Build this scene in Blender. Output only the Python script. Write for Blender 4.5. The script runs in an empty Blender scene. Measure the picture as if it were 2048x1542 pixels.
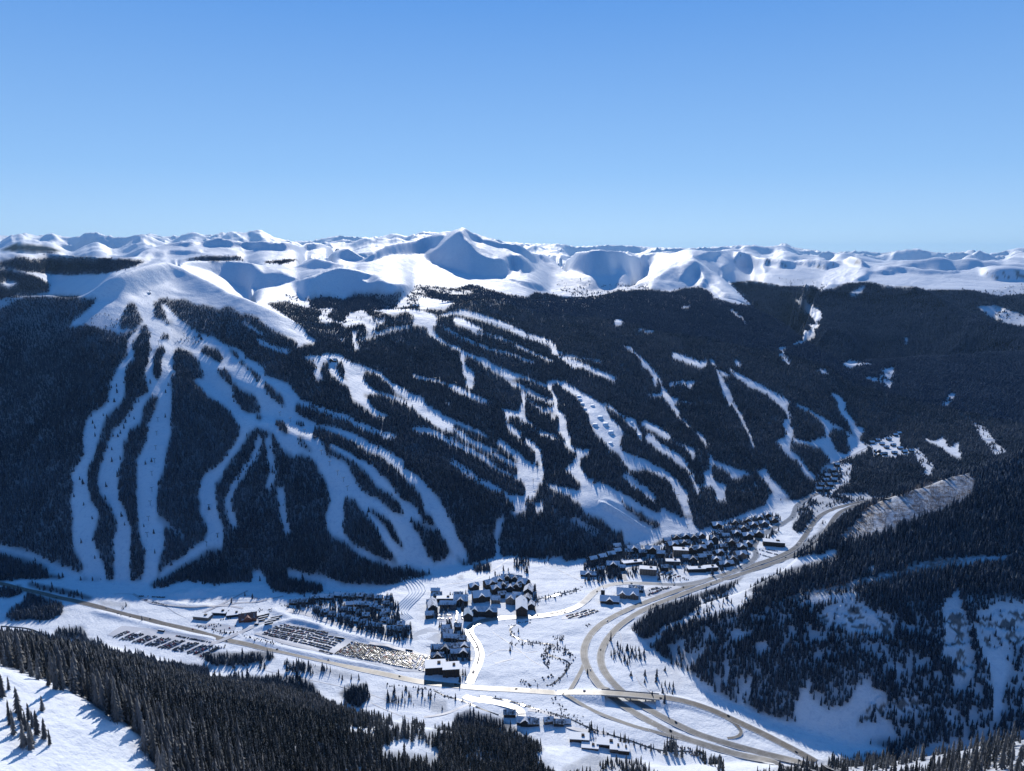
import bpy, math, random
import numpy as np
rng = np.random.default_rng(7)
random.seed(7)
scene = bpy.context.scene
COL = scene.collection
R = math.radians

# ------------------------------------------------------------------ camera model (metres; valley floor = 0)
H = 700.0                      # eye height above the valley floor
F = 1481.0                     # focal length in pixels of the 2048 px photograph
PITCH = math.atan((771 - 505) / F)
CP, SP = math.cos(PITCH), math.sin(PITCH)

def ray(px, py):
    """pixel -> (azimuth, tangent of elevation)"""
    a = (np.asarray(px, float) - 1024) / F
    b = (771 - np.asarray(py, float)) / F
    fy = CP + b * SP
    uz = -SP + b * CP
    return np.arctan2(a, fy), uz / np.hypot(a, fy)

def project(x, y, z):
    """world -> pixel of the photograph (2048 wide)"""
    zz = z - H
    depth = y * CP - zz * SP
    up = y * SP + zz * CP
    depth = np.maximum(depth, 1e-3)
    return 1024 + F * x / depth, 771 - F * up / depth

# ------------------------------------------------------------------ noise
def _hash(ix, iy, seed):
    h = (ix.astype(np.int64) * 374761393 + iy.astype(np.int64) * 668265263 + seed * 974711) & 0xffffffff
    h = ((h ^ (h >> 13)) * 1274126177) & 0xffffffff
    h = h ^ (h >> 16)
    return (h & 0xffffff).astype(np.float32) / np.float32(0xffffff)

def vnoise(x, y, seed=0):
    x0 = np.floor(x); y0 = np.floor(y)
    fx = (x - x0).astype(np.float32); fy = (y - y0).astype(np.float32)
    fx = fx * fx * fx * (fx * (fx * 6 - 15) + 10); fy = fy * fy * fy * (fy * (fy * 6 - 15) + 10)
    a = _hash(x0, y0, seed); b = _hash(x0 + 1, y0, seed)
    c = _hash(x0, y0 + 1, seed); d = _hash(x0 + 1, y0 + 1, seed)
    return (a + (b - a) * fx + (c - a) * fy + (a - b - c + d) * fx * fy) * 2 - 1

def fbm(x, y, octv=4, seed=0, gain=0.5):
    s = np.zeros(np.shape(x), np.float32); amp = 1.0
    for o in range(octv):
        c, q = math.cos(0.6 + o), math.sin(0.6 + o)
        k = 2.03 ** o
        s += amp * vnoise((x * c - y * q) * k + 17.3 * o, (x * q + y * c) * k - 9.1 * o, seed + o)
        amp *= gain
    return s

def ridged(x, y, octv=5, seed=0, gain=0.55):
    s = np.zeros(np.shape(x), np.float32); amp = 1.0
    for o in range(octv):
        c, q = math.cos(1.1 * o), math.sin(1.1 * o)
        k = 2.07 ** o
        n = 1 - np.abs(vnoise((x * c - y * q) * k + 7.3 * o, (x * q + y * c) * k - 5.1 * o, seed + o))
        s += amp * (n * n - 0.45)
        amp *= gain
    return s

def blur(Z, n, axis):
    if n < 1: return Z
    Z = np.moveaxis(Z, axis, 0)
    for _ in range(2):
        P = np.concatenate([np.repeat(Z[:1], n + 1, 0), Z, np.repeat(Z[-1:], n, 0)], 0)
        C = np.cumsum(P.astype(np.float64), 0)
        Z = ((C[2 * n + 1:] - C[:-2 * n - 1]) / (2 * n + 1))
    return np.moveaxis(Z, 0, axis)

def sstep(a, b, x):
    t = np.clip((x - a) / (b - a), 0, 1)
    return t * t * (3 - 2 * t)

ZOOM = {'px': (0, 0, 1), 'A': (130, 580, 5.12), 'B': (480, 600, 5.12), 'C': (480, 880, 5.12), 'D': (830, 600, 5.12), 'E': (830, 880, 5.12),
        'F': (1180, 640, 5.12), 'G': (1180, 860, 5.12), 'Hh': (1540, 660, 5.12), '4': (0, 700, 2.926), '3': (1300, 420, 2.738), '1': (0, 420, 2.926), 'W': (0, 420, 2.0), '2': (600, 420, 2.926),
        '6': (1200, 700, 2.415), '7': (0, 1100, 3.413), '8': (1450, 1100, 3.425), 'K': (400, 1140, 5.12), 'L': (750, 1140, 5.12), 'N': (1100, 1020, 4.452), 'O': (900, 1330, 2.768), 'Q': (500, 1280, 4.096), 'S': (180, 1160, 5.12), 'T': (1440, 840, 4.452)}
def zp(z, s):
    """'x,y x,y' in a crop of the photo -> photo pixels"""
    ox, oy, k = ZOOM[z]
    a = np.array([[float(v) for v in q.split(',')] for q in s.split()])
    return a / k + np.array([ox, oy])
# ------------------------------------------------------------------ terrain on a polar grid
AZ = np.linspace(R(-47), R(47), 1560)
def geo(a, b, r):
    n = int(math.ceil(math.log(b / a) / r)); return list(np.geomspace(a, b, n + 1)[:-1])
DD = np.array(geo(40, 250, .02) + geo(250, 900, .0055) + geo(900, 4600, .0027) + geo(4600, 12000, .004) + geo(12000, 48000, .0045) + geo(48000, 95000, .02) + [95000.])
NA, ND = len(AZ), len(DD)
A2, D2 = np.meshgrid(AZ, DD, indexing='ij')

def line(pts, ls=(7, 22)):
    """polyline of photo points -> azimuth-sorted interpolators"""
    p = np.array(pts, float)
    az, te = ray(p[:, 0], p[:, 1])
    o = np.argsort(az)
    te_i = np.interp(AZ, az[o], te[o])
    out = [blur(te_i, ls[0], 0)]
    for k in range(2, p.shape[1]):
        out.append(blur(np.interp(AZ, az[o], p[o, k]), ls[1], 0))
    return out

def eval_nodes(nodes, s_before, s_after, DG=None):
    """nodes: list of (D[NA], z[NA]) near to far -> Z[NA, ND]"""
    if DG is None: DG = DD[None, :]
    D0, z0 = nodes[0]
    Z = z0[:, None] + s_before * (DG - D0[:, None])
    for (Da, za), (Db, zb) in zip(nodes[:-1], nodes[1:]):
        Db = np.maximum(Db, Da + 0.5)
        t = (DG - Da[:, None]) / (Db - Da)[:, None]
        seg = za[:, None] + t * (zb - za)[:, None]
        Z = np.where(DG >= Da[:, None], seg, Z)
    Dl, zl = nodes[-1]
    Z = np.where(DG > Dl[:, None], zl[:, None] - s_after * (DG - Dl[:, None]), Z)
    return Z

def nodes_slope(first, lines):
    """first: (D, z); each next line: points (x, y, slope)"""
    out = [first]
    for pts in lines:
        te, s = line(pts)
        D, z = out[-1]
        Dn = (z - s * D - H) / (te - s)
        Dn = np.clip(Dn, D + 1, D * 2.5)
        out.append((Dn, H + te * Dn))
    return out

# valley floor
VAL = 0.055 * np.clip(D2 - 2000, 0, None) * sstep(R(8), R(24), A2) \
    + 0.03 * np.clip(D2 - 1750, 0, None) * sstep(R(-12), R(-30), A2)
VAL = np.where(D2 > 3200, VAL - 0.1 * (D2 - 3200), VAL)

# main ski mountain
te, = line([(-300,1125),(0,1125),(100,1142),(170,1162),(300,1168),(420,1140),(540,1158),(700,1180),(780,1170),(805,1148),(900,1132),(1000,1100),(1120,1120),(1240,1104),(1290,1088),(1400,1058),(1480,1022),(1560,1000),(1640,960),(1690,918),(1780,893),(2400,880)])
zb = np.interp(AZ, [R(-47), R(10), R(18), R(24), R(47)], [0, 0, 8, 22, 40])
M0 = ((zb - H) / te, zb)
M = nodes_slope(M0, [
 [(-300,800,0.66),(0,770,0.675),(150,745,0.67),(330,735,0.65),(430,800,0.645),(490,842,0.64),(600,872,0.64),(680,905,0.635),(750,930,0.635),(850,975,0.635),(930,1005,0.635),(1000,1022,0.61),(1080,1040,0.62),(1180,1010,0.55),(1240,1010,0.45),(1300,1030,0.225),(1400,990,0.225),(1500,950,0.225),(1600,900,0.225),(1700,840,0.225),(1800,800,0.225),(2400,780,0.225)],
 [(-300,790,0.4),(0,760,0.4),(150,738,0.38),(330,722,0.4),(430,775,0.4),(490,825,0.3),(600,842,0.22),(680,872,0.25),(750,905,0.3),(850,940,0.3),(930,960,0.3),(1000,975,0.3),(1100,985,0.225),(1200,970,0.225),(1300,990,0.225),(1400,950,0.225),(1500,900,0.225),(1600,860,0.225),(1700,800,0.225),(1800,770,0.225),(2400,750,0.225)],
 [(-300,700,0.5),(0,690,0.55),(150,680,0.6),(300,690,0.42),(360,705,0.5),(400,715,0.74),(470,758,0.78),(560,800,0.74),(650,836,0.52),(750,860,0.3),(900,880,0.3),(1000,860,0.3),(1100,840,0.225),(1200,820,0.225),(1300,840,0.225),(1400,800,0.225),(1500,780,0.225),(1600,770,0.225),(1700,750,0.225),(1800,730,0.225),(2400,700,0.225)],
 [(-300,640,0.4),(0,630,0.42),(150,618,0.5),(250,606,0.42),(330,608,0.32),(450,640,0.36),(560,675,0.5),(650,715,0.34),(750,735,0.3),(850,720,0.3),(950,715,0.3),(1100,715,0.225),(1250,690,0.225),(1400,710,0.225),(1500,690,0.225),(1550,690,0.225),(1600,705,0.225),(1700,735,0.225),(1800,720,0.225),(2400,690,0.225)],
 [(-300,610,0.35),(0,604,0.35),(100,600,0.35),(165,604,.34),(205,606,.3),(250,600,.3),(290,586,.3),(330,569,.34),(365,546,.4),(400,560,0.4),(450,584,0.4),(540,618,0.42),(600,648,0.4),(650,664,0.3),(700,650,0.28),(800,640,0.3),(900,625,0.28),(1000,612,0.28),(1100,615,0.225),(1200,610,0.21),(1300,600,0.21),(1400,600,0.21),(1480,612,0.21),(1560,650,0.225),(1620,695,0.225),(1700,730,0.225),(1800,717,0.225),(2400,695,0.225)],
 [(-300,600,0.35),(0,594,0.35),(100,588,0.35),(150,596,.6),(170,590,1.2),(215,557,1.4),(230,548,1.4),(280,529,1.4),(325,518,1.4),(350,528,1.2),(370,536,0.46),(450,574,0.44),(540,612,0.46),(600,645,0.5),(650,660,0.3),(700,640,0.28),(800,620,0.3),(900,605,0.28),(1000,592,0.28),(1100,598,0.225),(1200,592,0.21),(1300,584,0.21),(1400,584,0.21),(1480,600,0.21),(1560,640,0.225),(1620,690,0.225),(1700,728,0.225),(1800,715,0.225),(2400,690,0.225)]])
MM = eval_nodes(M, 0.3, 0.28)

# right-hand near hill
te, = line([(900,1290),(1240,1300),(1270,1288),(1330,1312),(1360,1332),(1400,1385),(1450,1402),(1560,1442),(1650,1470),(1720,1495),(1800,1500),(2400,1500)])
RH = nodes_slope((-H / te, np.zeros(NA)), [
 [(900,1288,.1),(1240,1290,.2),(1270,1270,.3),(1340,1250,.45),(1400,1238,.6),(1480,1218,.72),(1560,1206,.78),(1650,1192,.8),(1750,1187,.8),(1850,1210,.8),(2048,1202,.8),(2400,1200,.8)],
 [(900,1286,.1),(1240,1284,.1),(1270,1258,.12),(1340,1228,.15),(1400,1208,.15),(1500,1172,.16),(1560,1138,.2),(1620,1088,.22),(1680,1042,.25),(1720,1020,.27),(1800,990,.3),(1930,948,.32),(2048,906,.35),(2400,850,.35)]])
k = sstep(R(8.2), R(10.5), AZ)
RHZ = eval_nodes(RH, 0.3, 0.55) * k[:, None] - 60 * (1 - k)[:, None]

# left foreground slope
def nodes_D(lines):
    out = []
    for pts in lines:
        te, D = line(pts); out.append((D, H + te * D))
    return out
FG = nodes_D([
 [(-300,1600,265),(0,1600,288),(150,1600,296),(300,1600,308),(400,1600,345),(600,1600,500),(1000,1600,720),(1150,1600,790),(1300,1640,780),(2400,1800,700)],
 [(-300,1542,295),(0,1542,318),(150,1542,324),(300,1542,337),(400,1542,385),(500,1542,470),(600,1542,565),(800,1542,690),(1000,1542,820),(1100,1542,872),(1200,1560,880),(2400,1750,760)],
 [(-300,1300,400),(0,1338,394),(130,1378,382),(270,1463,362),(320,1500,356),(400,1495,430),(500,1475,565),(600,1455,690),(800,1455,800),(1000,1475,895),(1100,1505,920),(1200,1540,915),(2400,1700,800)]])
te, = line([(-300,1265),(0,1270),(200,1292),(400,1345),(560,1372),(650,1410),(760,1440),(900,1475),(1000,1490),(1100,1522),(1200,1550),(2400,1650)])
Df = np.maximum(-H / te, FG[-1][0] + 40)
FG.append((Df, np.zeros(NA)))
FG.insert(0, (np.full(NA, 40.), np.full(NA, 535.)))
FGZ = eval_nodes(FG, -0.75, 0.25)

# right foreground ledge
RL = nodes_D([
 [(-300,2200,330),(1000,1900,380),(1300,1720,430),(1420,1640,500),(1500,1600,540),(1600,1575,520),(1800,1560,490),(2048,1545,450),(2400,1530,420)],
 [(-300,2180,360),(1000,1880,420),(1300,1700,500),(1420,1612,590),(1500,1572,640),(1600,1545,630),(1700,1528,610),(1800,1513,595),(1900,1498,580),(2048,1475,560),(2400,1435,520)]])
RL.insert(0, (np.full(NA, 40.), np.full(NA, 600.)))
RLZ = eval_nodes(RL, -0.7, 0.95)

near = np.maximum.reduce([VAL, MM, RHZ, FGZ, RLZ])
near = blur(blur(near, 5, 0), 2, 1)

# alpine layers: crest polyline (x, y, D, headwall height in px), steep headwall, then a gentle apron
WX, WY = D2 * np.sin(A2), D2 * np.cos(A2)
def warp_field(k, seed):
    L = 220 * k
    return (ridged(WX / (1.7 * L), WY / (1.7 * L), 4, seed, .42) * 60 * k + fbm(WX / (4 * L), WY / (4 * L), 2, seed + 9) * 70 * k).astype(np.float32)
WARPS = {}
def crest(pts, steep=.8, apron=.2, back=.35, apron_len=2500., taper=1.0, warp=1.0):
    """a ridge: crest polyline (x, y, D, headwall height in px), steep headwall, then a gentler apron towards the valley"""
    p = np.array(pts, float)
    az, _ = ray(p[:, 0], p[:, 1])
    te, D, h = line(pts, (1, 8))
    sc = AZ * D.mean()
    te = te + (fbm(sc / 700, sc * 0 + D.mean(), 4, 91, .55) * .8 * np.clip(D / 14000, .2, 1.2)) / F
    kf = float(np.clip((D.mean() - 9000) / 9000, 0, 1))
    h = h * np.clip(1 + (.25 + .55 * kf) * fbm(sc / 1500, sc * 0 + 3.1, 3, 92, .5), .2, 1.8)
    z = H + te * D
    hz = np.maximum(h, 0.01) * D / F
    Dt = D - hz / steep
    zt = z - hz
    Da = np.maximum(Dt - apron_len, 900.)
    za = zt - apron * (Dt - Da)
    e = np.minimum(AZ - az.min(), az.max() - AZ)
    t = np.clip(1 - e / R(taper), 0, None)
    drop = (22 * np.minimum(t, 1) ** 2 + 60 * np.clip(t - 1, 0, None)) * D / F
    nodes = [(Da, za - drop), (Dt, zt - drop), (D, z - drop)]
    k = int(np.clip(D.mean() / 5000, 1, 6))
    if k not in WARPS: WARPS[k] = warp_field(k, 40 + k)
    L = eval_nodes(nodes, apron * 1.6, back, D2 + WARPS[k] * warp * np.clip((D2 - 2800) / 1200, 0, 1))
    # let the spurs fan out sideways below the summits instead of running straight towards the eye
    slope_ = np.gradient(blur(te, 8, 0), AZ)
    sh = blur(np.clip(slope_ * 8, -1.1, 1.1), 10, 0) + .7 * fbm(sc / 2500, sc * 0 + 9.7, 2, 93)
    sh = sh * np.clip(e / R(.8), 0, 1)
    below = np.clip((z - drop)[:, None] - L, 0, (1.3 * hz + 30)[:, None])
    i = np.arange(NA)[:, None] + (sh[:, None] * below / D2) / (AZ[1] - AZ[0])
    i = np.clip(i, 0, NA - 1.001); i0 = i.astype(int); u = i - i0; jj = np.arange(ND)[None, :]
    return L[i0, jj] * (1 - u) + L[i0 + 1, jj] * u

ALP = []
def C(*a, **k):
    ALP.append(crest(*a, **k))
# forested shoulders on the right
C([(1380,590,5376,20),(1461,567,6016,60),(1505,562,6144,80),(1570,573,6144,60),(1629,577,6016,30),(1665,610,5900,20),(1710,680,5700,10)], steep=.4, apron=.3, apron_len=900)
C([(1560,716,4224,4),(1600,660,4992,20),(1643,585,5760,60),(1694,567,5428,90),(1738,565,5428,120),(1830,574,5310,120),(1884,600,5074,110),(1957,635,4838,90),(2048,656,4602,80),(2400,740,4130,60)], steep=.42, apron=.3, apron_len=1500)
C([(1820,590,6136,20),(1855,583,6136,40),(1935,581,6136,50),(1994,592,6136,50),(2048,586,6136,50),(2400,590,6136,50)], steep=.35, apron=.25, apron_len=600)
alp = np.maximum.reduce(ALP)
wx, wy = WX, WY
amp = np.clip((D2 - 3400) / 1600, 0, 1)
alp = alp + amp * (8 * ridged(wx / 600, wy / 600, 5, 11) + 6 * fbm(wx / 200, wy / 300, 3, 5))
alp = alp - 1.1 * np.clip(3150 - D2, 0, None)

# ---- the high snow country: read the steep (shaded) and gentle (sunlit) ground off the photograph and climb it
# outwards along every bearing; crests hide a back slope and the next range starts farther out
SL = np.full((210, 1024), .15, np.float32)         # slope map for photo rows 430..640 (half columns)
def slope(v, z, s):
    p = zp(z, s); px, py = p[:, 0] / 2, p[:, 1] - 430
    X, Y = np.meshgrid(np.arange(1024) + .5, np.arange(210) + .5)
    ins = np.zeros(X.shape, bool); n = len(p)
    for i in range(n):
        xa, ya, xb, yb = px[i], py[i], px[(i + 1) % n], py[(i + 1) % n]
        if ya != yb: ins ^= ((ya > Y) != (yb > Y)) & (X < (xb - xa) * (Y - ya) / (yb - ya) + xa)
    SL[ins] = v
slope(.30, '1', '0,0 2048,0 2048,190 1300,160 1040,205 700,240 400,235 0,180')
slope(.56, '1', '-20,0 2048,0 2048,188 1960,196 1370,180 1290,160 1190,178 900,200 690,236 600,232 430,240 380,225 0,182')   # far ranges, left
slope(.20, '1', '180,190 250,150 300,132 330,160 380,180 430,208 330,200 250,205')
slope(.60, '1', '300,132 360,150 400,178 350,170')
slope(.16, '1', '440,215 500,180 540,170 560,195 600,205 560,212')
slope(.16, '1', '760,155 800,180 845,212 815,215 780,190')
slope(.16, '1', '930,205 990,175 1030,165 1000,190 960,208')
slope(.16, '1', '1365,165 1440,138 1520,113 1500,150 1440,175 1400,182')
slope(.16, '1', '1590,185 1620,160 1680,180 1640,192')
slope(.62, '1', '1522,113 1600,160 1560,188 1500,180 1510,150')
slope(.16, '1', '0,150 60,148 100,170 60,182 0,175')
slope(.16, '1', '640,180 680,150 720,170 700,205')
slope(.16, '2', '400,205 520,150 560,140 620,155 560,185 470,200')
slope(.16, '2', '620,160 720,130 800,130 760,145 680,160')
slope(.42, '1', '0,255 250,252 480,262 780,275 900,285 800,330 600,365 300,365 0,335')
slope(.5, '1', '0,190 90,195 250,210 390,240 330,250 0,240')
slope(.10, '1', '250,378 590,385 560,430 400,470 300,420')
slope(.42, '1', '0,300 290,430 280,500 130,500 0,560')
slope(.10, '1', '0,430 105,430 50,455')
slope(.78, '1', '1190,182 1290,164 1370,182 1500,190 1700,192 1935,195 1890,225 1740,242 1560,233 1400,224 1200,212')
slope(.60, '1', '700,240 850,205 1000,196 1185,186 1120,212 900,215 800,225')
slope(.5, '1', '830,270 860,250 1000,235 1170,240 1185,255 1000,262 880,275')
slope(.5, '1', '1070,290 1180,270 1400,270 1430,290 1250,297')
slope(.64, 'W', '715,217 740,206 900,203 1010,210 1080,230 1160,258 1195,275 1130,292 1060,310 1000,322 940,292 860,252 780,227')
slope(.24, 'W', '1010,212 1060,220 1130,250 1060,250')
slope(.82, 'W', '1190,320 1200,276 1280,247 1350,233 1400,239 1440,247 1490,264 1530,285 1560,298 1620,305 1650,312 1630,350 1560,390 1500,352 1400,347 1260,350 1230,368 1205,345')
slope(.25, 'W', '1450,275 1500,262 1530,285 1470,292')
slope(.40, 'W', '1180,228 1250,192 1330,205 1400,225 1330,232 1230,232')
slope(.55, 'W', '1240,195 1275,200 1330,222 1280,220')
slope(.82, 'W', '1298,192 1330,170 1370,150 1440,154 1475,182 1440,202 1370,197')
slope(.82, 'W', '1448,206 1500,165 1540,145 1640,124 1740,103 1770,95 1785,100 1740,140 1700,160 1640,172 1560,178 1490,207')
slope(.2, 'W', '1690,150 1730,130 1725,140 1695,156')
slope(.85, '2', '955,108 990,160 1000,200 1030,240 1060,262 1130,290 1190,292 1240,322 1225,378 1190,392 1100,396 1000,386 900,350 810,320 750,282 735,255 800,222 850,172 900,138')
slope(.8, '2', '960,104 1060,158 1180,198 1290,203 1350,243 1400,300 1370,305 1300,262 1200,228 1080,205 1005,175')
slope(.2, '2', '1040,215 1080,208 1200,225 1290,258 1250,262 1180,285 1130,285 1060,258')
slope(.82, '2', '1190,287 1230,266 1290,265 1340,310 1372,350 1290,378 1250,340')
slope(.2, '2', '1180,285 1215,290 1250,345 1235,330 1210,300')
slope(.75, '2', '1400,240 1440,252 1462,300 1440,315 1400,275')
slope(.5, '2', '1200,400 1330,420 1420,440 1450,475 1380,475 1300,445')
slope(.5, '2', '740,262 770,250 830,300 870,340 820,320')
slope(.82, '2', '1500,288 1620,256 1700,240 1790,233 1860,248 2100,248 2010,290 2048,302 2040,332 1960,352 1850,372 1790,397 1700,387 1560,342 1510,312')
slope(.18, '2', '1820,345 1840,335 1920,365 1850,372')
slope(.34, '2', '1560,400 1700,390 2048,380 2048,440 1700,470')
slope(.34, '3', '-30,400 100,330 250,275 300,330 200,430 0,450')
slope(.66, '3', '245,285 262,300 290,350 330,410 420,470 545,518 480,522 400,492 330,435 265,425 285,380 235,345 225,320')
slope(.70, '3', '150,385 190,330 232,305 240,350 185,388')
slope(.2, '3', '262,290 300,320 400,400 545,512 480,480 400,430 320,370')
slope(.2, '3', '290,390 330,420 380,470 330,450')
slope(.82, '3', '482,222 560,240 680,265 790,275 782,322 700,322 640,302 560,312 470,306 455,265')
slope(.78, '3', '790,290 880,274 1000,279 1045,302 960,332 860,312')
slope(.78, '3', '378,318 420,300 452,322 400,348')
slope(.78, '3', '578,335 610,305 642,337 620,352')
slope(.6, '3', '240,262 330,224 400,230 330,268')
slope(.66, '3', '560,237 650,207 738,179 772,205 720,227 640,242')
slope(.18, '3', '600,225 690,200 730,185 700,215 630,235')
slope(.8, '3', '650,242 770,226 850,214 908,228 902,267 800,264 700,252')
slope(.7, '3', '480,215 560,191 625,199 565,228')
slope(.85, '3', '1060,286 1110,249 1150,258 1205,312 1130,312')
slope(.8, '3', '1808,342 1850,326 1950,320 2100,328 2100,382 1900,387 1820,367')
slope(.5, '3', '1230,312 1350,310 1500,330 1700,330 1680,352 1500,352 1350,338')
slope(.7, '3', '1180,342 1280,328 1390,345 1300,352')
slope(.72, '3', '1180,350 1190,330 1185,385 1100,392')
slope(.56, '3', '900,200 2100,180 2100,300 1740,292 1680,272 1600,256 1520,250 1450,262 1350,240 1250,268 1100,240 1000,250')
slope(.76, '3', '1388,262 1500,264 1460,302 1400,297')
slope(.66, '3', '1520,256 1600,259 1690,276 1740,302 1680,322 1600,292')
slope(.18, '3', '1460,300 1500,275 1560,300 1590,318 1500,318')
slope(.2, '3', '1260,285 1310,250 1340,260 1380,290 1320,300')
slope(.7, '3', '2000,208 2100,214 2100,302 1960,282 1900,252')
slope(.2, '3', '1810,300 1890,255 1870,285 1850,305')
slope(.2, '3', '1940,290 2000,255 2010,250 1990,285')
slope(.56, '3', '0,180 480,180 480,205 330,222 200,210 0,232')
CRL = []
def crest_line(z, s, dn, tl=.9, tr=.9): CRL.append((zp(z, s), dn, tl, tr))
crest_line('W', '706,219 720,211 740,205 900,201 1000,208 1060,221', 4600, 0, 1.2)
crest_line('W', '1012,322 1100,300 1200,270 1280,245 1350,232 1400,236 1450,246 1490,262', 4000, 0, 1.6)
crest_line('W', '1178,230 1215,205 1250,190 1300,199 1350,214', 5300)
crest_line('W', '1296,192 1320,174 1360,154 1400,149 1450,158 1476,184', 7300)
crest_line('px', '1092,508 1106,519 1122,534 1136,546', 8000, 0, .5)
crest_line('px', '1255,578 1300,547 1345,526 1385,514 1410,530 1440,552 1470,580 1508,611', 6800, 1.2, 0)
MID = [(-400,509),(0,507),(100,505),(164,509),(266,514),(280,503),(300,496),(342,489),(410,479),(441,476),(468,482),(512,484),(580,485),(650,486),(668,493),(700,498),(728,514),(735,514),(750,500),(775,488),(810,482),(850,474),(870,467),(897,461),(926,454),(942,463),(972,474),(1003,487),(1041,490),(1061,503),(1092,508),(1130,510),(1154,505),(1181,502),(1212,499),(1232,503),(1300,505),(1344,506),(1373,497),(1420,501),(1446,498),(1475,501),(1504,507),(1545,517),(1577,520),(1628,519),(1665,522),(1687,522),(1698,514),(1706,511),(1720,514),(1738,530),(1775,530),(1811,533),(1884,542),(1935,540),(1957,534),(1994,532),(2048,534),(2400,534)]
SKYL = [(-400,472),(0,471),(34,470),(48,464),(65,470),(85,471),(103,465),(120,472),(147,475),(170,467),(191,463),(212,471),(246,475),(267,471),(297,466),(325,473),(362,471),(386,463),(407,470),(434,468),(458,463),(492,465),(519,458),(547,474),(581,482),(622,482),(649,476),(677,471),(700,473),(737,475),(765,472),(791,466),(812,473),(846,463),(873,465),(950,468),(1010,483),(1055,487),(1126,488),(1147,493),(1181,492),(1215,490),(1260,491),(1300,494),(1336,495),(1380,496),(1439,493),(1504,489),(1526,493),(1550,492),(1570,485),(1585,494),(1610,498),(1629,500),(1665,505),(1690,503),(1720,502),(1767,506),(1804,500),(1833,497),(1866,504),(1899,506),(1930,503),(1950,498),(1968,506),(2000,505),(2030,496),(2048,495),(2150,500),(2400,500)]
START = [(-300,600,5200),(0,597,5200),(100,591,5200),(160,593,4400),(230,553,4200),(280,533,4500),(325,523,4600),(350,528,4600),(354,530,3900),(370,539,3900),(450,580,3900),(502,602,3900),(507,603,3060),(540,618,3050),(600,642,3050),(700,646,3080),(800,628,3200),(900,604,3450),(1000,594,3700),(1054,597,3850),(1100,592,4300),(1200,594,4500),(1300,584,4700),(1400,592,4700),(1475,612,4600),(1506,613,4600),(1515,578,6500),(1570,578,6500),(1640,588,6500),(1700,572,6500),(1830,578,6500),(2048,594,6500),(2400,594,6500)]
ts_, Ds_ = line(START, (2, 1))
Ds_ = np.maximum(Ds_, M[-1][0] * 1.06)
tsky, = line(MID, (1, 1))
ck = []
for p, dn, tl_, tr_ in CRL:
    az_, te_ = ray(p[:, 0], p[:, 1]); o = np.argsort(az_)
    tt = np.interp(AZ, az_[o], te_[o]); tt[(AZ < az_.min()) | (AZ > az_.max())] = np.nan
    tt = tt + (fbm(AZ * dn / 260, AZ * 0 + dn, 3, 94) * .35 / F)
    tp = (sstep(0, 1, (AZ - az_.min()) / R(tl_)) if tl_ else np.ones(NA)) * (sstep(0, 1, (az_.max() - AZ) / R(tr_)) if tr_ else np.ones(NA))
    ck.append((tt, dn, np.where(np.isnan(tt), 0, tp)))
tsky = tsky + fbm(AZ * 90, AZ * 0 + 2.2, 3, 95) * .7 / F
step_ = .25 / F
tk = np.arange(ts_.min() - step_, tsky.max() + 3 * step_, step_)
D_ = Ds_.copy(); z_ = H + ts_ * D_
recD, recz = [D_.copy()], [z_.copy()]
for q in range(1, len(tk)):
    t0, t1 = tk[q - 1], tk[q]
    act = (t1 > ts_) & (t1 <= tsky)
    if not act.any(): continue
    px_, py_ = project(np.sin(AZ), np.cos(AZ), H + np.full(NA, t1))
    sx = np.clip((px_ / 2).astype(int), 0, 1023); sy = np.clip((py_ - 430).astype(int), 0, 209)
    sl_ = SL[sy, sx] + np.where(D_ > 26000, 0, 0)
    sl_ = np.maximum(sl_, t1 + .07)
    Dn = (z_ - sl_ * D_ - H) / (t1 - sl_); Dn = np.clip(Dn, D_, D_ * 1.05)
    jump = np.zeros(NA, bool); Dj = np.zeros(NA)
    for tt, dn, tp in ck:
        m = (tt > t0) & (tt <= t1) & act
        jump |= m; Dj = np.where(m, np.maximum(np.exp(np.log(D_) + tp * (np.log(max(dn, 1.)) - np.log(D_))), Dj), Dj)
    Dj = np.maximum(Dj, D_ * 1.002)
    Dn = np.where(jump, Dj, Dn); Dn = np.where(act, Dn, D_); zn = np.where(act, H + t1 * Dn, z_)
    if jump.any():
        dm = np.where(jump, D_ + .35 * (Dn - D_), D_); zm = np.where(jump, z_ + .35 * (zn - z_) - np.minimum(.10 * (Dn - D_), 450), z_)
        recD.append(dm); recz.append(zm)
        dm = np.where(jump, D_ + .9 * (Dn - D_), D_); zm = np.where(jump, z_ + .9 * (zn - z_) - np.minimum(.03 * (Dn - D_), 160), z_)
        recD.append(np.maximum(dm, recD[-1])); recz.append(zm)
    if q % 3 == 0:      # keep neighbouring bearings coherent
        Ls = np.log(Dn); Lb = blur(Ls, 2, 0)
        ok_ = act & (np.abs(Lb - Ls) < .25)
        Dn = np.where(ok_, np.maximum(np.exp(Ls + .3 * (Lb - Ls)), D_), Dn); zn = np.where(act, H + t1 * Dn, zn)
    D_, z_ = Dn, zn
    recD.append(D_.copy()); recz.append(z_.copy())
RD, RZ = np.array(recD).T, np.array(recz).T
high = np.empty((NA, ND))
for i in range(NA):
    d_, zz_ = RD[i], RZ[i]
    k = np.concatenate([[True], np.diff(d_) > 1e-3]); d_, zz_ = d_[k], zz_[k]
    h_ = np.interp(DD, d_, zz_)
    h_ = np.where(DD < d_[0], zz_[0] - .55 * (d_[0] - DD), h_); h_ = np.where(DD > d_[-1], zz_[-1] - .30 * (DD - d_[-1]), h_)
    high[i] = h_
high = blur(high, 1, 0)
slp = np.abs(np.gradient(high, axis=1) / np.gradient(DD)[None, :])
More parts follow.
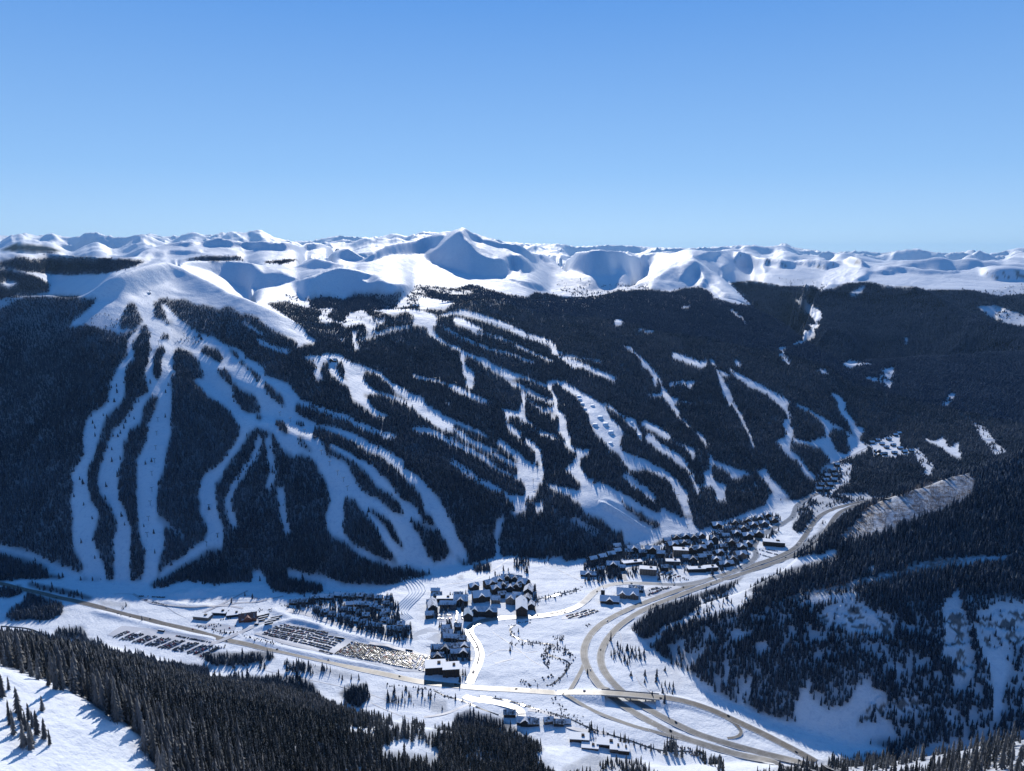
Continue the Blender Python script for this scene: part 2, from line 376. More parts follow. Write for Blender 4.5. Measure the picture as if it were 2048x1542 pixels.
high = high + amp * np.clip(D2 / 7500, .6, 3.2) * (8 + 7 * sstep(.2, .7, slp)) * ridged(wx / 430 + fbm(wx / 900, wy / 900, 2, 12), wy / 560 + .3 * wx / 430, 6, 11, .58)
# the distant ranges: eroded massifs whose summits are trimmed to the skyline
qx, qy = wx + 800 * fbm(wx / 4200, wy / 4200, 2, 14), wy + 800 * fbm(wx / 4200, wy / 4200, 2, 15)
def massif(L, seed):
    u, v = (qx * .83 + qy * .55) / L, (qy * .83 - qx * .55) / L
    out = np.zeros_like(wx); amp_ = 1.; w_ = 1.
    for o in range(7):
        n_ = 1 - np.abs(vnoise(u * 2.05 ** o + 3.7 * o, v * 2.05 ** o - 1.9 * o, seed + o)); n_ = n_ * n_
        out = out + amp_ * n_ * w_; w_ = np.clip(n_ * 1.6, 0, 1); amp_ *= .47
    return out / 1.5
lD_ = np.log(D2)
tb = np.interp(lD_, np.log([9000, 13000, 20000, 30000, 45000, 90000]), [-.020, -.010, -.004, .000, -.002, -.02])
far = H + D2 * (tb - .004 * sstep(R(-4), R(10), A2)) + np.where(D2 > 9000, (220 + 500 * sstep(12000, 26000, D2)) * massif(3600., 31), 0)
rear = sstep(20000, 25000, D2) * (1 - sstep(48000, 60000, D2))
tsk, = line(SKYL, (1, 1))
for it in range(3):
    tm = np.max(np.where((D2 > 14000) & (D2 < 60000), (far - H) / D2, -1), 1)
    dlt = blur(tsk - tm, 5, 0) if it < 2 else blur(tsk - tm, 2, 0) * .7
    far = far + D2 * dlt[:, None] * np.where(dlt[:, None] > 0, rear, sstep(9000, 15000, D2))
far = np.where(D2 > 9500, far, -500) - .5 * np.clip(11500 - D2, 0, None)
base = np.where(D2 > 3000, 60 - 0.02 * np.clip(D2 - 9000, 0, 30000) * 0, -500.)
Z = np.maximum.reduce([near, alp, high, far, base])

# surface detail, stronger on the wooded mountainside, slight on the valley floor
mount = sstep(8, 90, Z) * (1 - sstep(5000, 9000, D2))
Z = Z + mount * (7 * fbm(wx / 330, wy / 330, 4, 3) + 1.5 * fbm(wx / 60, wy / 60, 2, 8)) * np.clip(D2 / 1500, .25, 1.0)
Z = Z + (1 - sstep(8, 60, Z)) * (D2 < 3500) * (2.2 * fbm(wx / 110, wy / 80, 3, 21) + 1.1 * ridged(wx / 60, wy / 34, 2, 23))
Z = Z + (D2 < 800) * (1.3 * fbm(wx / 45, wy / 45, 3, 71) + .45 * ridged(wx / 16, wy / 9, 3, 72))
# wind-worked drifts on the bare high snow
Z = Z + amp * sstep(250, 420, Z) * (D2 < 12000) * 2.5 * ridged(wx / 240 + .2 * wy / 240, wy / 420, 3, 77)
lDD = np.log(DD)

def ground(x, y):
    """terrain height at world x, y (bilinear)"""
    x = np.asarray(x, float); y = np.asarray(y, float)
    az = np.arctan2(x, y); d = np.hypot(x, y)
    i = np.clip((az - AZ[0]) / (AZ[1] - AZ[0]), 0, NA - 1.001)
    j = np.clip(np.interp(np.log(np.maximum(d, DD[0])), lDD, np.arange(ND)), 0, ND - 1.001)
    i0 = i.astype(int); j0 = j.astype(int); u = i - i0; v = j - j0
    return (Z[i0, j0] * (1 - u) * (1 - v) + Z[i0 + 1, j0] * u * (1 - v) + Z[i0, j0 + 1] * (1 - u) * v + Z[i0 + 1, j0 + 1] * u * v)

def visible_rows():
    t = (Z - H) / DD[None, :]
    return np.maximum.accumulate(t, 1)
TMAX = visible_rows()
def pick(px, py):
    """photo pixel -> point on the ground the ray meets first (arrays)"""
    az, te = ray(px, py)
    az = np.atleast_1d(az); te = np.atleast_1d(te)
    i = np.clip(np.rint((az - AZ[0]) / (AZ[1] - AZ[0])).astype(int), 0, NA - 1)
    out = []
    for ii, a, t in zip(i, az, te):
        j = int(np.searchsorted(TMAX[ii], t))
        j = min(max(j, 1), ND - 1)
        ta, tb = (Z[ii, j - 1] - H) / DD[j - 1], (Z[ii, j] - H) / DD[j]
        w = 0 if tb <= ta else min(max((t - ta) / (tb - ta), 0), 1)
        d = DD[j - 1] + w * (DD[j] - DD[j - 1])
        out.append((d * math.sin(a), d * math.cos(a)))
    p = np.array(out)
    return p[:, 0], p[:, 1], ground(p[:, 0], p[:, 1])
# ------------------------------------------------------------------ earthworks: road fill, jumps, half-pipe bank, tubing lanes
def smooth_path(p, n=10):
    """Catmull-Rom through the points"""
    p = np.asarray(p, float); q = np.vstack([2 * p[0] - p[1], p, 2 * p[-1] - p[-2]]); out = []
    for i in range(1, len(q) - 2):
        t = np.linspace(0, 1, n, endpoint=False)[:, None]
        a, b, c, d = q[i - 1], q[i], q[i + 1], q[i + 2]
        out.append(.5 * (2 * b + (c - a) * t + (2 * a - 5 * b + 4 * c - d) * t * t + (3 * b - a - 3 * c + d) * t ** 3))
    return np.vstack(out + [p[-1:]])
def world_path(pts, step=6., sm=3):
    q = smooth_path(pts); x, y, _ = pick(q[:, 0], q[:, 1])
    s = np.concatenate([[0], np.cumsum(np.hypot(np.diff(x), np.diff(y)))])
    keep = np.concatenate([[True], np.diff(s) > 1e-6]); s, x, y, px = s[keep], x[keep], y[keep], q[keep, 0]
    n = max(int(s[-1] / step), 4); t = np.linspace(0, s[-1], n)
    x, y, px = np.interp(t, s, x), np.interp(t, s, y), np.interp(t, s, px)
    return blur(x, sm, 0), blur(y, sm, 0), px
def near_path(x, y, reach):
    """distance of terrain vertices to a path and index of the nearest path point (only within reach)"""
    dist = np.full((NA, ND), 1e6, np.float32); ind = np.zeros((NA, ND), np.int32)
    for k in range(0, len(x)):
        az = math.atan2(x[k], y[k]); d = math.hypot(x[k], y[k]); da = reach / d * 1.2
        i0, i1 = np.searchsorted(AZ, [az - da, az + da]); j0, j1 = np.searchsorted(DD, [d - reach, d + reach])
        r = np.hypot(WX[i0:i1, j0:j1] - x[k], WY[i0:i1, j0:j1] - y[k])
        m = r < dist[i0:i1, j0:j1]
        dist[i0:i1, j0:j1][m] = r[m]; ind[i0:i1, j0:j1][m] = k
    return dist, ind
H91 = [(-40,1158),(0,1167),(44,1178),(88,1188),(117,1195),(176,1208),(239,1226),(297,1240),(356,1254),(414,1269),(453,1280),(512,1293),(580,1306),(654,1322),(732,1341),(800,1355),(860,1366),(935,1374),(1004,1378),(1082,1383),(1150,1388),(1211,1394),(1261,1398),(1333,1404),(1388,1413),(1442,1431),(1496,1456),(1550,1483),(1604,1511),(1640,1530)]
h91x, h91y, h91p = world_path(H91, 5.)
fill91 = 7.5 * np.interp(h91p, [1110, 1204, 1330, 1400, 1450], [0, 1, 1, .6, .3])
fill91 = np.where(h91p < 1105, 0, fill91)
z91 = blur(ground(h91x, h91y), 6, 0)
z91b = np.interp(np.arange(len(h91x)), np.nonzero((h91p < 1190) | (h91p > 1340))[0], z91[(h91p < 1190) | (h91p > 1340)])
deck_z = np.where(fill91 > .2, z91b, z91) + fill91
dist, ind = near_path(h91x, h91y, 34.)
span = (h91p > 1207) & (h91p < 1309)
m = (dist < 34) & ~span[ind] & (fill91[ind] > .05)
zt_ = deck_z[ind] - .3 - np.clip(dist - 9, 0, None) * .45
Z = np.where(m, np.maximum(Z, zt_), Z)
# flatten the ground under the other stretches of the road
m = (dist < 22) & (fill91[ind] <= .05)
Z = np.where(m, Z + (z91[ind] - .25 - Z) * (1 - sstep(10, 22, dist)), Z)
def bank(z, s, hgt, wid):
    global Z
    x, y, _ = world_path(zp(z, s), 3., 2)
    d_, i_ = near_path(x, y, wid * 3)
    e = np.minimum(np.minimum(i_, len(x) - 1 - i_) / 6., 1.)
    Z = Z + np.where(d_ < wid * 3, hgt * np.exp(-(d_ / wid) ** 2) * e, 0)
bank('G', '70,735 250,830 380,905 540,1010 640,1050', 8.5, 8)
bank('G', '120,690 300,775 450,860 600,965 690,1030', 3.5, 9)
bank('S', '820,130 950,150 1100,110 1230,130', 5, 16)
bank('S', '780,200 820,240 1000,270 1300,270', 4, 10)
bank('K', '530,630 900,530 1300,600', 4, 8)
bank('K', '700,400 1000,520 1400,640 2040,800', 3.5, 9)
bank('S', '0,310 500,440 1000,560 1300,620', 3.0, 7)
bank('K', '430,690 800,790 1300,900 2040,1040', 3.0, 6)
TMAX = visible_rows()
# ------------------------------------------------------------------ what covers the ground, read off the photograph
# 0 open snow, 1 dense conifers, 2 scattered conifers, 3 bare aspens, 5 broken forest
MW, MH = 1024, 800
CLS = np.zeros((MH, MW), np.uint8)
def fill(c, z, s, tgt=None):
    p = zp(z, s) / 2.0
    x0, x1 = max(int(p[:, 0].min()) - 1, 0), min(int(p[:, 0].max()) + 2, MW)
    y0, y1 = max(int(p[:, 1].min()) - 1, 0), min(int(p[:, 1].max()) + 2, MH)
    if x1 <= x0 or y1 <= y0: return
    X, Y = np.meshgrid(np.arange(x0, x1) + .5, np.arange(y0, y1) + .5)
    ins = np.zeros(X.shape, bool)
    n = len(p)
    for i in range(n):
        xa, ya = p[i]; xb, yb = p[(i + 1) % n]
        if ya == yb: continue
        ins ^= ((ya > Y) != (yb > Y)) & (X < (xb - xa) * (Y - ya) / (yb - ya) + xa)
    (CLS if tgt is None else tgt)[y0:y1, x0:x1][ins] = c
def stroke(c, z, s, w):
    p = zp(z, s) / 2.0
    Y, X = np.mgrid[0:MH, 0:MW]
    for (xa, ya), (xb, yb) in zip(p[:-1], p[1:]):
        q0, q1 = max(int(min(ya, yb) - w - 1), 0), int(max(ya, yb) + w + 2)
        r0, r1 = max(int(min(xa, xb) - w - 1), 0), int(max(xa, xb) + w + 2)
        xx, yy = X[q0:q1, r0:r1] + .5, Y[q0:q1, r0:r1] + .5
        t = np.clip(((xx - xa) * (xb - xa) + (yy - ya) * (yb - ya)) / max((xb - xa) ** 2 + (yb - ya) ** 2, 1e-6), 0, 1)
        CLS[q0:q1, r0:r1][np.hypot(xx - xa - t * (xb - xa), yy - ya - t * (yb - ya)) < w * (1.6 if c in (0, 2, 5) and z in 'ABCDEFGHh4' else 1) / 4.0] = c

# the great forest of the mountainside
fill(1, 'px', '-60,598 60,592 150,592 195,598 180,615 150,642 200,652 240,667 285,652 300,640 318,596 374,596 400,607 442,609 466,615 486,625 515,635 545,614 531,606 580,600 624,596 651,591 689,598 709,587 757,587 781,589 805,581 832,571 860,571 907,577 942,568 969,575 1010,587 1054,594 1071,584 1099,587 1130,594 1164,594 1198,591 1239,582 1300,578 1340,584 1369,577 1395,573 1417,581 1428,595 1475,608 1506,610 1461,566 1505,562 1570,573 1629,573 1643,582 1665,577 1694,566 1738,564 1786,575 1830,573 1855,581 1935,579 1994,592 2110,584 2110,930 1930,950 1720,1012 1690,1000 1560,1000 1480,1030 1400,1060 1320,1090 1250,1105 1130,1122 1000,1110 900,1140 780,1170 540,1165 400,1160 170,1160 0,1118 -60,1110')
# left edge beyond
fill(1, '1', '0,340 200,380 290,430 280,480 130,500 0,520')
fill(1, '1', '0,300 120,270 200,290 300,270 480,275 780,290 870,290 780,330 620,370 400,380 150,360 0,330')
fill(1, '1', '0,235 90,195 250,205 390,240 330,250 100,248')
fill(1, '1', '1070,290 1180,270 1400,270 1430,290 1250,297')
fill(1, '1', '1520,305 1700,285 1750,290 1650,315')
fill(0, '1', '0,430 60,410 105,430 50,455')
fill(5, '1', '0,520 130,490 140,510 40,560 0,580')
# runs, upper left
fill(0, 'A', '40,380 100,300 300,190 480,100 800,0 1000,-100 1900,-100 2048,130 2048,170 1640,160 1590,200 1450,150 1340,150 1220,90 960,85 900,110 840,130 740,130 700,110 640,130 600,230 560,290 540,390 460,420 330,390 200,350')
fill(2, 'A', '120,330 240,250 420,240 500,300 560,290 540,390 460,420 330,390 200,350')
fill(1, 'A', '650,130 710,120 740,200 790,280 795,330 700,400 560,400 570,300 610,210')
fill(0, 'A', '740,140 880,140 930,290 1040,310 1090,290 1190,310 1260,370 1400,450 1520,480 1640,560 1760,600 1830,640 1850,720 2048,800 2048,1300 1960,1400 1900,1450 1830,1390 1740,1340 1730,1290 1650,1200 1450,1080 1390,1000 1320,920 1180,870 1090,850 1080,950 1100,1130 1090,1290 1080,1430 1060,1540 840,1540 850,1370 900,1270 950,1150 960,1080 890,1080 870,1090 800,1200 780,1350 650,1440 640,1540 440,1540 600,1330 690,1190 750,1100 850,1050 830,900 810,820 850,740 860,650 890,600 860,540 870,440 830,350 800,330 780,280')
fill(0, 'A', '980,140 1050,150 1110,230 1190,310 1260,370 1100,330 1040,310 1030,230')
fill(1, 'A', '900,110 960,120 1000,200 1040,290 960,300 930,240')
fill(1, 'A', '910,650 940,600 1000,560 1020,620 990,700 980,850 960,940 900,860 910,750')
fill(1, 'A', '1000,440 1080,460 1060,510 990,500')
fill(5, 'A', '1000,300 1110,300 1100,360 1040,360')
fill(2, 'A', '1100,360 1260,390 1400,450 1400,600 1100,560')
fill(1, 'A', '1120,620 1160,580 1300,640 1360,720 1410,830 1430,900 1300,910 1150,860 1100,800 1110,700')
fill(1, 'A', '1400,590 1440,570 1560,600 1620,700 1600,750 1480,690 1390,640')
fill(1, 'A', '1550,810 1640,810 1700,870 1690,920 1760,1000 1900,1080 1980,1170 2010,1250 1890,1270 1800,1170 1740,1050 1680,960 1580,880')
fill(1, 'A', '1680,590 1740,620 1830,720 1930,800 2000,930 1960,930 1880,820 1790,720 1690,640')
fill(1, 'A', '1800,800 1850,850 1860,890 1800,850')
fill(0, 'A', '660,480 770,390 780,420 700,520 690,570 720,680 640,760 610,870 620,960 600,1100 560,1170 470,1240 400,1330 370,1430 350,1540 170,1540 210,1350 290,1250 410,1190 450,1060 470,930 530,830 560,750 640,690 630,580')
fill(0, '4', '480,540 490,610 415,720 425,840 410,900 425,1000 420,1150 470,1230 490,1300 620,1290 570,1170 540,1090 560,1030 580,950 530,880 515,790 510,700 560,600 570,500 600,440 500,440')
fill(0, '4', '640,520 600,620 580,700 565,800 600,860 640,900 660,960 690,1020 660,1100 665,1200 670,1345 765,1345 760,1200 770,1040 740,960 700,880 690,780 700,690 720,620 720,540 750,480 680,440')
fill(0, '4', '860,430 860,520 800,640 800,700 800,800 795,900 810,1000 820,1100 850,1200 830,1345 915,1345 930,1230 965,1140 960,1040 925,960 920,860 935,750 960,700 975,580 1000,480 1000,430')
fill(0, '4', '1395,400 1395,430 1400,490 1380,540 1330,600 1290,660 1200,720 1170,780 1160,850 1175,900 1170,960 1210,1020 1215,1060 1200,1110 1120,1160 1060,1220 980,1260 920,1320 940,1340 1040,1270 1150,1210 1220,1160 1300,1160 1310,1060 1280,960 1265,870 1260,780 1300,740 1320,680 1390,590 1440,520 1460,470 1440,420')
stroke(5, '4', '930,985 1000,1040 1060,1085', 7)
for s in ('1520,520 1490,620 1430,700 1360,800 1330,900 1370,1020', '1570,520 1580,620 1600,720 1570,800', '1640,820 1650,920 1680,1060'):
    stroke(2, '4', s, 9)
fill(0, '4', '0,1140 170,1180 340,1250 470,1300 620,1290 620,1345 330,1325 250,1250 0,1190')
fill(1, '4', '0,1180 200,1230 280,1290 250,1340 0,1330')
# the broad pistes around the junction
fill(0, 'B', '-60,700 0,520 45,545 60,590 270,690 250,760 500,860 640,1030 570,1060 560,1130 650,1200 800,1270 760,1340 740,1380 760,1500 560,1600 430,1540 340,1370 200,1310 90,1280 40,1210 -60,1200')
fill(1, 'B', '-60,830 0,910 80,940 150,980 200,1070 215,1150 80,1160 0,1090 -60,1000')
fill(1, 'B', '170,1170 230,1190 210,1240 160,1210')
fill(1, 'B', '370,1220 440,1240 510,1360 460,1380 380,1290')
fill(1, 'B', '580,1230 640,1260 650,1310 580,1270')
fill(1, 'B', '580,1400 620,1390 760,1500 760,1540 640,1500')
fill(1, 'B', '240,830 330,890 430,980 470,1090 400,1060 310,980 250,900')
fill(1, 'B', '0,600 60,660 140,720 220,820 200,850 100,730 0,650')
stroke(2, 'B', '640,1050 860,1130 1080,1200 1200,1265 1350,1330 1560,1400', 9)
fill(0, 'C', '1100,-40 1400,50 1560,130 1690,215 1690,290 1830,370 1950,490 2048,620 2150,800 2250,1000 2350,1200 2300,1260 2200,1190 2100,1050 2030,920 1985,850 1970,780 1890,720 1850,560 1760,450 1660,350 1540,240 1440,150 1300,60 1180,0')
fill(0, 'B', '560,1130 650,1200 800,1270 1000,1310 1160,1360 1320,1450 1450,1540 1500,1600 1300,1540 1180,1450 1000,1370 800,1290 640,1260')
fill(0, 'C', '400,-20 560,0 700,0 800,-20 850,40 880,50 960,40 1090,110 1200,180 1370,260 1450,360 1560,470 1640,580 1820,700 1880,840 1990,890 2100,1100 2200,1200 2300,1300 2048,1400 1800,1320 1640,1290 1560,1290 1480,1250 1330,1220 1200,1150 1130,1080 1050,1020 950,990 880,900 880,750 920,650 915,560 880,420 780,250 740,190 550,110 460,50')
fill(1, 'C', '850,50 900,50 1000,120 1140,200 1250,280 1340,380 1400,470 1520,540 1630,630 1680,760 1600,750 1500,690 1400,590 1280,540 1210,460 1150,350 1100,250 1030,200 900,160')
fill(1, 'C', '1060,590 1170,600 1230,680 1310,790 1400,900 1430,980 1520,1100 1620,1240 1580,1260 1480,1220 1380,1190 1270,1110 1150,1070 1100,1000 1060,930 1070,800')
fill(1, 'C', '1290,690 1380,720 1500,790 1570,870 1610,960 1680,1100 1650,1110 1560,1010 1480,880 1380,780')
fill(1, 'C', '1750,800 1850,840 1980,910 2048,950 2120,1040 2150,1160 2100,1220 1980,1250 1900,1130 1850,1000 1770,890')
fill(1, 'C', '590,0 650,20 760,120 700,110 620,50')
fill(0, 'C', '120,1340 230,1330 270,1430 300,1540 100,1540')
stroke(0, 'C', '510,1360 700,1400 900,1440 1000,1480', 8)
# snow bowl on the right of the dome, upper strips
fill(0, 'B', '0,-50 250,20 340,80 440,140 560,220 660,290 690,360 770,400 760,440 690,440 620,470 590,490 580,420 440,350 330,310 250,240 200,200 30,150 -60,100')
fill(1, 'B', '30,130 180,170 250,260 420,340 580,430 580,480 400,420 200,300 40,200')
fill(2, 'B', '0,200 130,270 280,370 200,350 60,260')
stroke(2, 'B', '200,420 300,470 480,530', 7)
# patrol hut and the runs below it
fill(0, 'B', '650,590 700,560 780,570 900,540 1040,560 1080,600 1160,640 1290,680 1440,740 1540,830 1650,890 1780,970 1880,990 1920,1080 2048,1140 2048,1290 1880,1200 1830,1130 1740,1090 1600,1020 1500,980 1420,950 1310,970 1250,960 1330,1040 1360,1090 1440,1150 1530,1190 1400,1190 1280,1100 1150,1010 1120,930 1090,870 1050,850 980,800 900,760 850,800 780,810 750,760 770,690 750,620')
fill(1, 'B', '870,630 940,620 900,680 920,740 1040,860 1120,890 1100,920 960,860 850,800 820,720 830,680')
fill(1, 'B', '1000,640 1060,630 1050,720 1080,800 1120,850 1040,790 990,690')
fill(1, 'B', '1280,710 1400,750 1490,830 1540,870 1600,950 1750,1040 1740,1050 1580,980 1400,930 1310,870 1270,800')
fill(1, 'B', '1310,970 1380,980 1540,1040 1740,1110 1840,1160 1860,1240 1500,1160 1440,1110 1350,1080')
fill(2, 'B', '690,40 780,90 950,70 960,110 900,150 960,200 1050,220 1110,130 1250,90 1340,160 1430,200 1490,170 1480,240 1400,270 1360,380 1300,340 1280,260 1200,250 1100,280 1050,260 960,220 880,240 820,220 800,170 840,110 720,80')
fill(0, 'B', '1460,80 1600,80 1560,120 1460,130')
fill(0, 'B', '1150,320 1200,330 1200,430 1230,510 1160,500 1150,420')
fill(0, 'B', '1010,390 1060,400 1040,430')
stroke(2, 'B', '680,40 560,0 480,-20', 10)
fill(5, '2', '480,560 570,570 560,600 490,600')
fill(0, '2', '600,480 660,440 700,470 640,560 560,570')
fill(5, '2', '600,540 690,440 740,480 700,560')
fill(0, '2', '690,500 900,540 850,580 700,580')
stroke(5, 'B', '1240,410 1400,350 1560,300 1750,260', 6)
fill(5, '2', '680,440 900,470 1010,470 1000,500 880,500 780,470')
# centre
fill(0, 'D', '-480,100 -20,90 200,140 230,170 220,250 170,300 250,380 330,440 420,470 520,530 620,570 720,600 830,670 960,720 1060,760 1150,790 1300,850 1350,870 1340,890 1200,830 1080,790 960,830 880,770 800,730 720,680 620,600 520,570 500,600 540,690 620,750 600,800 600,900 540,900 500,780 470,640 460,520 400,490 300,440 240,420 130,340 120,280 0,250 -60,200 -300,130')
fill(1, 'B', '1500,180 1700,110 1790,170 1750,250 1500,280')
fill(2, 'D', '240,160 350,110 480,100 600,150 780,190 960,270 1100,310 1170,370 1120,370 1020,310 880,250 760,220 600,180 480,150 370,150 320,180')
stroke(0, 'D', '480,125 640,165 760,205 880,245 1020,305 1150,365', 7)
stroke(2, 'D', '1170,365 1300,405 1400,450 1420,520 1550,600 1640,680', 9)
stroke(0, 'D', '1420,515 1640,635 1830,720 2048,808', 6)
stroke(0, 'D', '430,205 560,260 660,320', 9)
stroke(5, 'D', '660,330 780,365 900,390', 6)
stroke(5, 'D', '280,260 420,350 620,440 760,500 1000,550 1200,640', 5)
stroke(5, 'D', '900,390 1200,540 1400,620', 5)
stroke(5, 'D', '1500,560 1750,600 1900,620', 5)
fill(0, 'D', '960,830 1090,860 1140,900 1130,1000 1140,1100 1140,1200 1150,1270 1080,1230 1060,1190 960,1190 950,1270 930,1280 920,1150 880,1110 1060,1140 1080,1080 1090,980 1080,900 980,880')
stroke(0, 'D', '970,1295 1010,1340 1070,1380', 7)
fill(0, 'D', '1130,1410 1200,1440 1300,1540 1220,1540 1130,1460')
fill(0, 'E', '1140,0 1190,0 1250,60 1300,100 1300,180 1320,300 1310,440 1260,440 1250,560 1220,570 1220,600 1140,600 1130,720 1000,770 1000,640 900,560 900,520 1000,560 1130,570 1130,440 1050,400 1040,330 1050,230 1090,180 1200,240 1230,180 1220,80 1150,50')
fill(1, 'E', '1230,230 1270,210 1280,270 1240,280')
stroke(2, 'E', '380,220 500,295 640,400 860,505', 9)
fill(0, 'E', '600,120 700,150 850,280 1040,370 1040,390 900,330 750,240 640,160')
fill(0, 'E', '760,100 900,170 1050,240 1050,270 930,220 790,140 620,40 500,10 520,-10 650,20 800,90')
stroke(0, 'E', '340,0 460,50 600,120', 7)
stroke(0, 'E', '870,20 1000,120 1090,190', 8)
fill(0, 'E', '830,830 910,770 910,830 890,920 860,980 870,1180 820,1200 830,1000 800,970 830,930')
fill(2, 'E', '1220,640 1320,640 1320,760 1230,740')
stroke(5, 'E', '1640,820 1750,880 1850,950', 10)
fill(0, 'D', '-20,980 80,1000 130,1090 300,1180 450,1250 650,1330 750,1400 740,1410 600,1340 430,1270 400,1260 390,1350 280,1330 130,1230 60,1180 0,1130')
fill(0, 'D', '400,1310 480,1340 600,1440 800,1520 860,1545 700,1530 540,1450 410,1360')
stroke(2, 'D', '0,1310 130,1330 250,1390 440,1480 560,1540', 9)
fill(0, 'D', '280,860 400,860 480,900 600,960 750,1030 750,1060 640,1030 520,980 400,920 340,880')
stroke(5, 'D', '0,775 240,830 300,860', 6)
fill(0, 'D', '320,990 350,1060 340,1100 325,1060')
fill(0, 'D', '1350,840 1430,820 1440,830 1410,870 1410,900 1460,1000 1460,1100 1530,1180 1560,1260 1560,1330 1600,1410 1580,1460 1650,1540 1600,1545 1530,1480 1510,1390 1460,1330 1470,1270 1460,1180 1340,1110 1350,1095 1410,1090 1400,960 1350,890')
stroke(5, 'D', '1140,930 1300,1000 1400,1040', 9)
stroke(5, 'D', '1150,1020 1300,1120 1420,1200', 6)
stroke(5, 'D', '1160,1260 1300,1360 1500,1430', 8)
fill(0, 'D', '1400,810 1520,830 1600,870 1700,940 1850,1010 1950,1090 2000,1200 2080,1260 2140,1360 2100,1450 2130,1540 2040,1540 1980,1480 1920,1400 1850,1350 1820,1270 1770,1190 1720,1080 1650,980 1560,930 1500,880')
fill(0, 'F', '-60,780 0,790 100,830 150,920 200,1000 330,1140 330,1210 290,1240 300,1310 430,1400 460,1470 560,1540 420,1540 330,1440 300,1370 200,1310 150,1250 60,1160 0,1060')
fill(0, 'G', '290,100 290,190 420,250 500,270 640,340 800,430 900,520 950,590 1000,640 1010,700 1020,800 1050,870 970,870 930,760 870,660 830,550 800,510 700,460 600,410 500,370 400,330 320,270 200,130 200,240 185,230 180,110 100,60 40,0')
fill(0, 'F', '130,850 200,860 330,970 470,1020 490,1090 540,1170 540,1240 490,1190 470,1130 400,1070 350,1000 240,930')
fill(0, 'E', '1530,0 1580,20 1640,80 1800,100 1780,140 1700,180 1690,240 1710,310 1780,400 2048,530 2100,700 2100,930 2048,930 1900,800 1760,760 1690,660 1680,580 1560,560 1380,480 1330,450 1480,470 1690,520 1700,470 1680,420 1560,330 1540,280 1620,220 1660,150 1600,70')
fill(1, 'E', '1720,470 1770,440 1880,510 1900,560 1760,590 1720,560')
fill(0, 'G', '0,500 150,550 250,600 400,680 500,740 640,830 700,850 750,790 800,830 900,880 980,900 1050,900 1060,960 1150,1060 900,1100 700,1130 620,1180 350,1170 340,1040 250,960 150,880 0,800 -200,700')
fill(1, 'G', '330,730 480,830 540,830 560,880 700,940 720,1000 640,1000 500,910 350,790')
stroke(2, 'G', '380,470 480,580 560,600 640,700', 10)
fill(0, 'G', '480,0 530,30 540,110 500,90')
stroke(0, 'G', '600,70 680,140 750,195', 9)
stroke(0, 'G', '780,205 870,260', 9)
stroke(0, 'G', '880,275 970,345', 10)
fill(0, 'G', '980,350 1060,450 1080,540 1090,560 1180,560 1160,430 1240,400 1220,350 1230,240 1270,320 1400,360 1500,400 1640,440 1600,460 1500,490 1440,500 1430,440 1340,380 1250,340 1250,440 1280,520 1400,570 1390,600 1400,720 1300,720 1270,600 1240,570 1130,570 1120,600 1130,700 1090,640 1070,570 980,380')
fill(0, 'G', '710,20 800,80 900,130 1010,170 1080,210 1060,310 1020,230 960,170 830,100')
stroke(0, 'F', '560,1060 680,1110 800,1200', 8)
fill(0, 'G', '1680,380 1740,420 1800,380 1850,480 1950,580 2048,680 1900,740 1750,800 1850,660 1880,640 1760,480')
fill(2, 'G', '1660,500 1740,590 1700,600')
# right-hand runs
fill(0, 'F', '340,260 420,265 460,330 570,410 640,490 720,590 760,690 800,750 830,790 910,800 900,830 870,870 920,930 910,980 1000,1050 1040,1110 900,990 840,910 780,820 740,780 600,770 590,760 730,740 730,660 690,600 690,680 660,670 630,560 600,510 530,470 520,400 430,330 380,290')
fill(0, 'F', '1080,1130 1150,1170 1200,1250 1190,1300 1170,1250 1110,1180')
fill(0, 'F', '1220,1350 1260,1400 1250,1540 1220,1500')
stroke(0, 'F', '860,360 1000,402 1140,455', 8)
fill(0, 'F', '1160,410 1195,410 1200,480 1160,470')
fill(0, 'F', '1220,400 1260,395 1300,470 1300,500 1360,600 1420,690 1460,790 1510,890 1560,980 1600,1080 1650,1180 1690,1300 1660,1300 1630,1190 1560,1050 1490,920 1440,830 1440,890 1400,830 1350,720 1320,620 1290,500 1250,450')
fill(0, 'F', '1300,500 1440,560 1370,580')
fill(0, 'F', '1470,410 1550,420 1550,490 1490,460')
fill(0, 'F', '1410,480 1540,550 1700,630 1860,720 1960,780 2048,840 2000,900 1900,840 1830,770 1700,700 1640,690 1560,620 1500,590')
fill(2, 'F', '800,640 950,610 1080,620 1040,720 1000,700 950,660 820,690')
fill(0, 'F', '440,85 560,100 690,110 600,130')
fill(2, 'F', '910,800 1040,850 1000,860 920,830')
stroke(0, 'F', '280,20 310,22', 8)
fill(0, 'Hh', '0,610 60,640 200,720 170,760 210,870 220,980 250,1030 220,1110 210,1230 300,1300 400,1430 540,1540 470,1540 360,1480 280,1340 200,1300 120,1210 60,1160 90,1110 160,1100 150,1020 120,940 190,900 160,830 80,750 0,690')
fill(0, 'Hh', '240,740 380,800 500,870 560,900 660,970 780,1030 850,1080 900,1110 1000,1190 1010,1220 850,1290 640,1360 500,1450 540,1400 620,1350 560,1250 520,1200 230,1140 240,1110 400,1140 570,1090 560,1000 520,920 420,840 300,790')
fill(0, 'Hh', '610,640 690,660 780,740 780,820 860,930 890,990 970,1000 960,1060 920,1080 920,1140 850,1060 790,930 730,860 690,780 680,710')
fill(1, 'Hh', '640,1000 780,1030 790,1110 820,1230 780,1270 700,1250 640,1150 610,1070')
fill(1, 'Hh', '260,1170 420,1170 530,1230 520,1320 400,1390 290,1290 230,1210')
fill(2, 'Hh', '740,330 840,290 950,320 1060,340 900,370 780,390')
fill(0, 'Hh', '760,340 840,300 900,330 860,370 790,380')
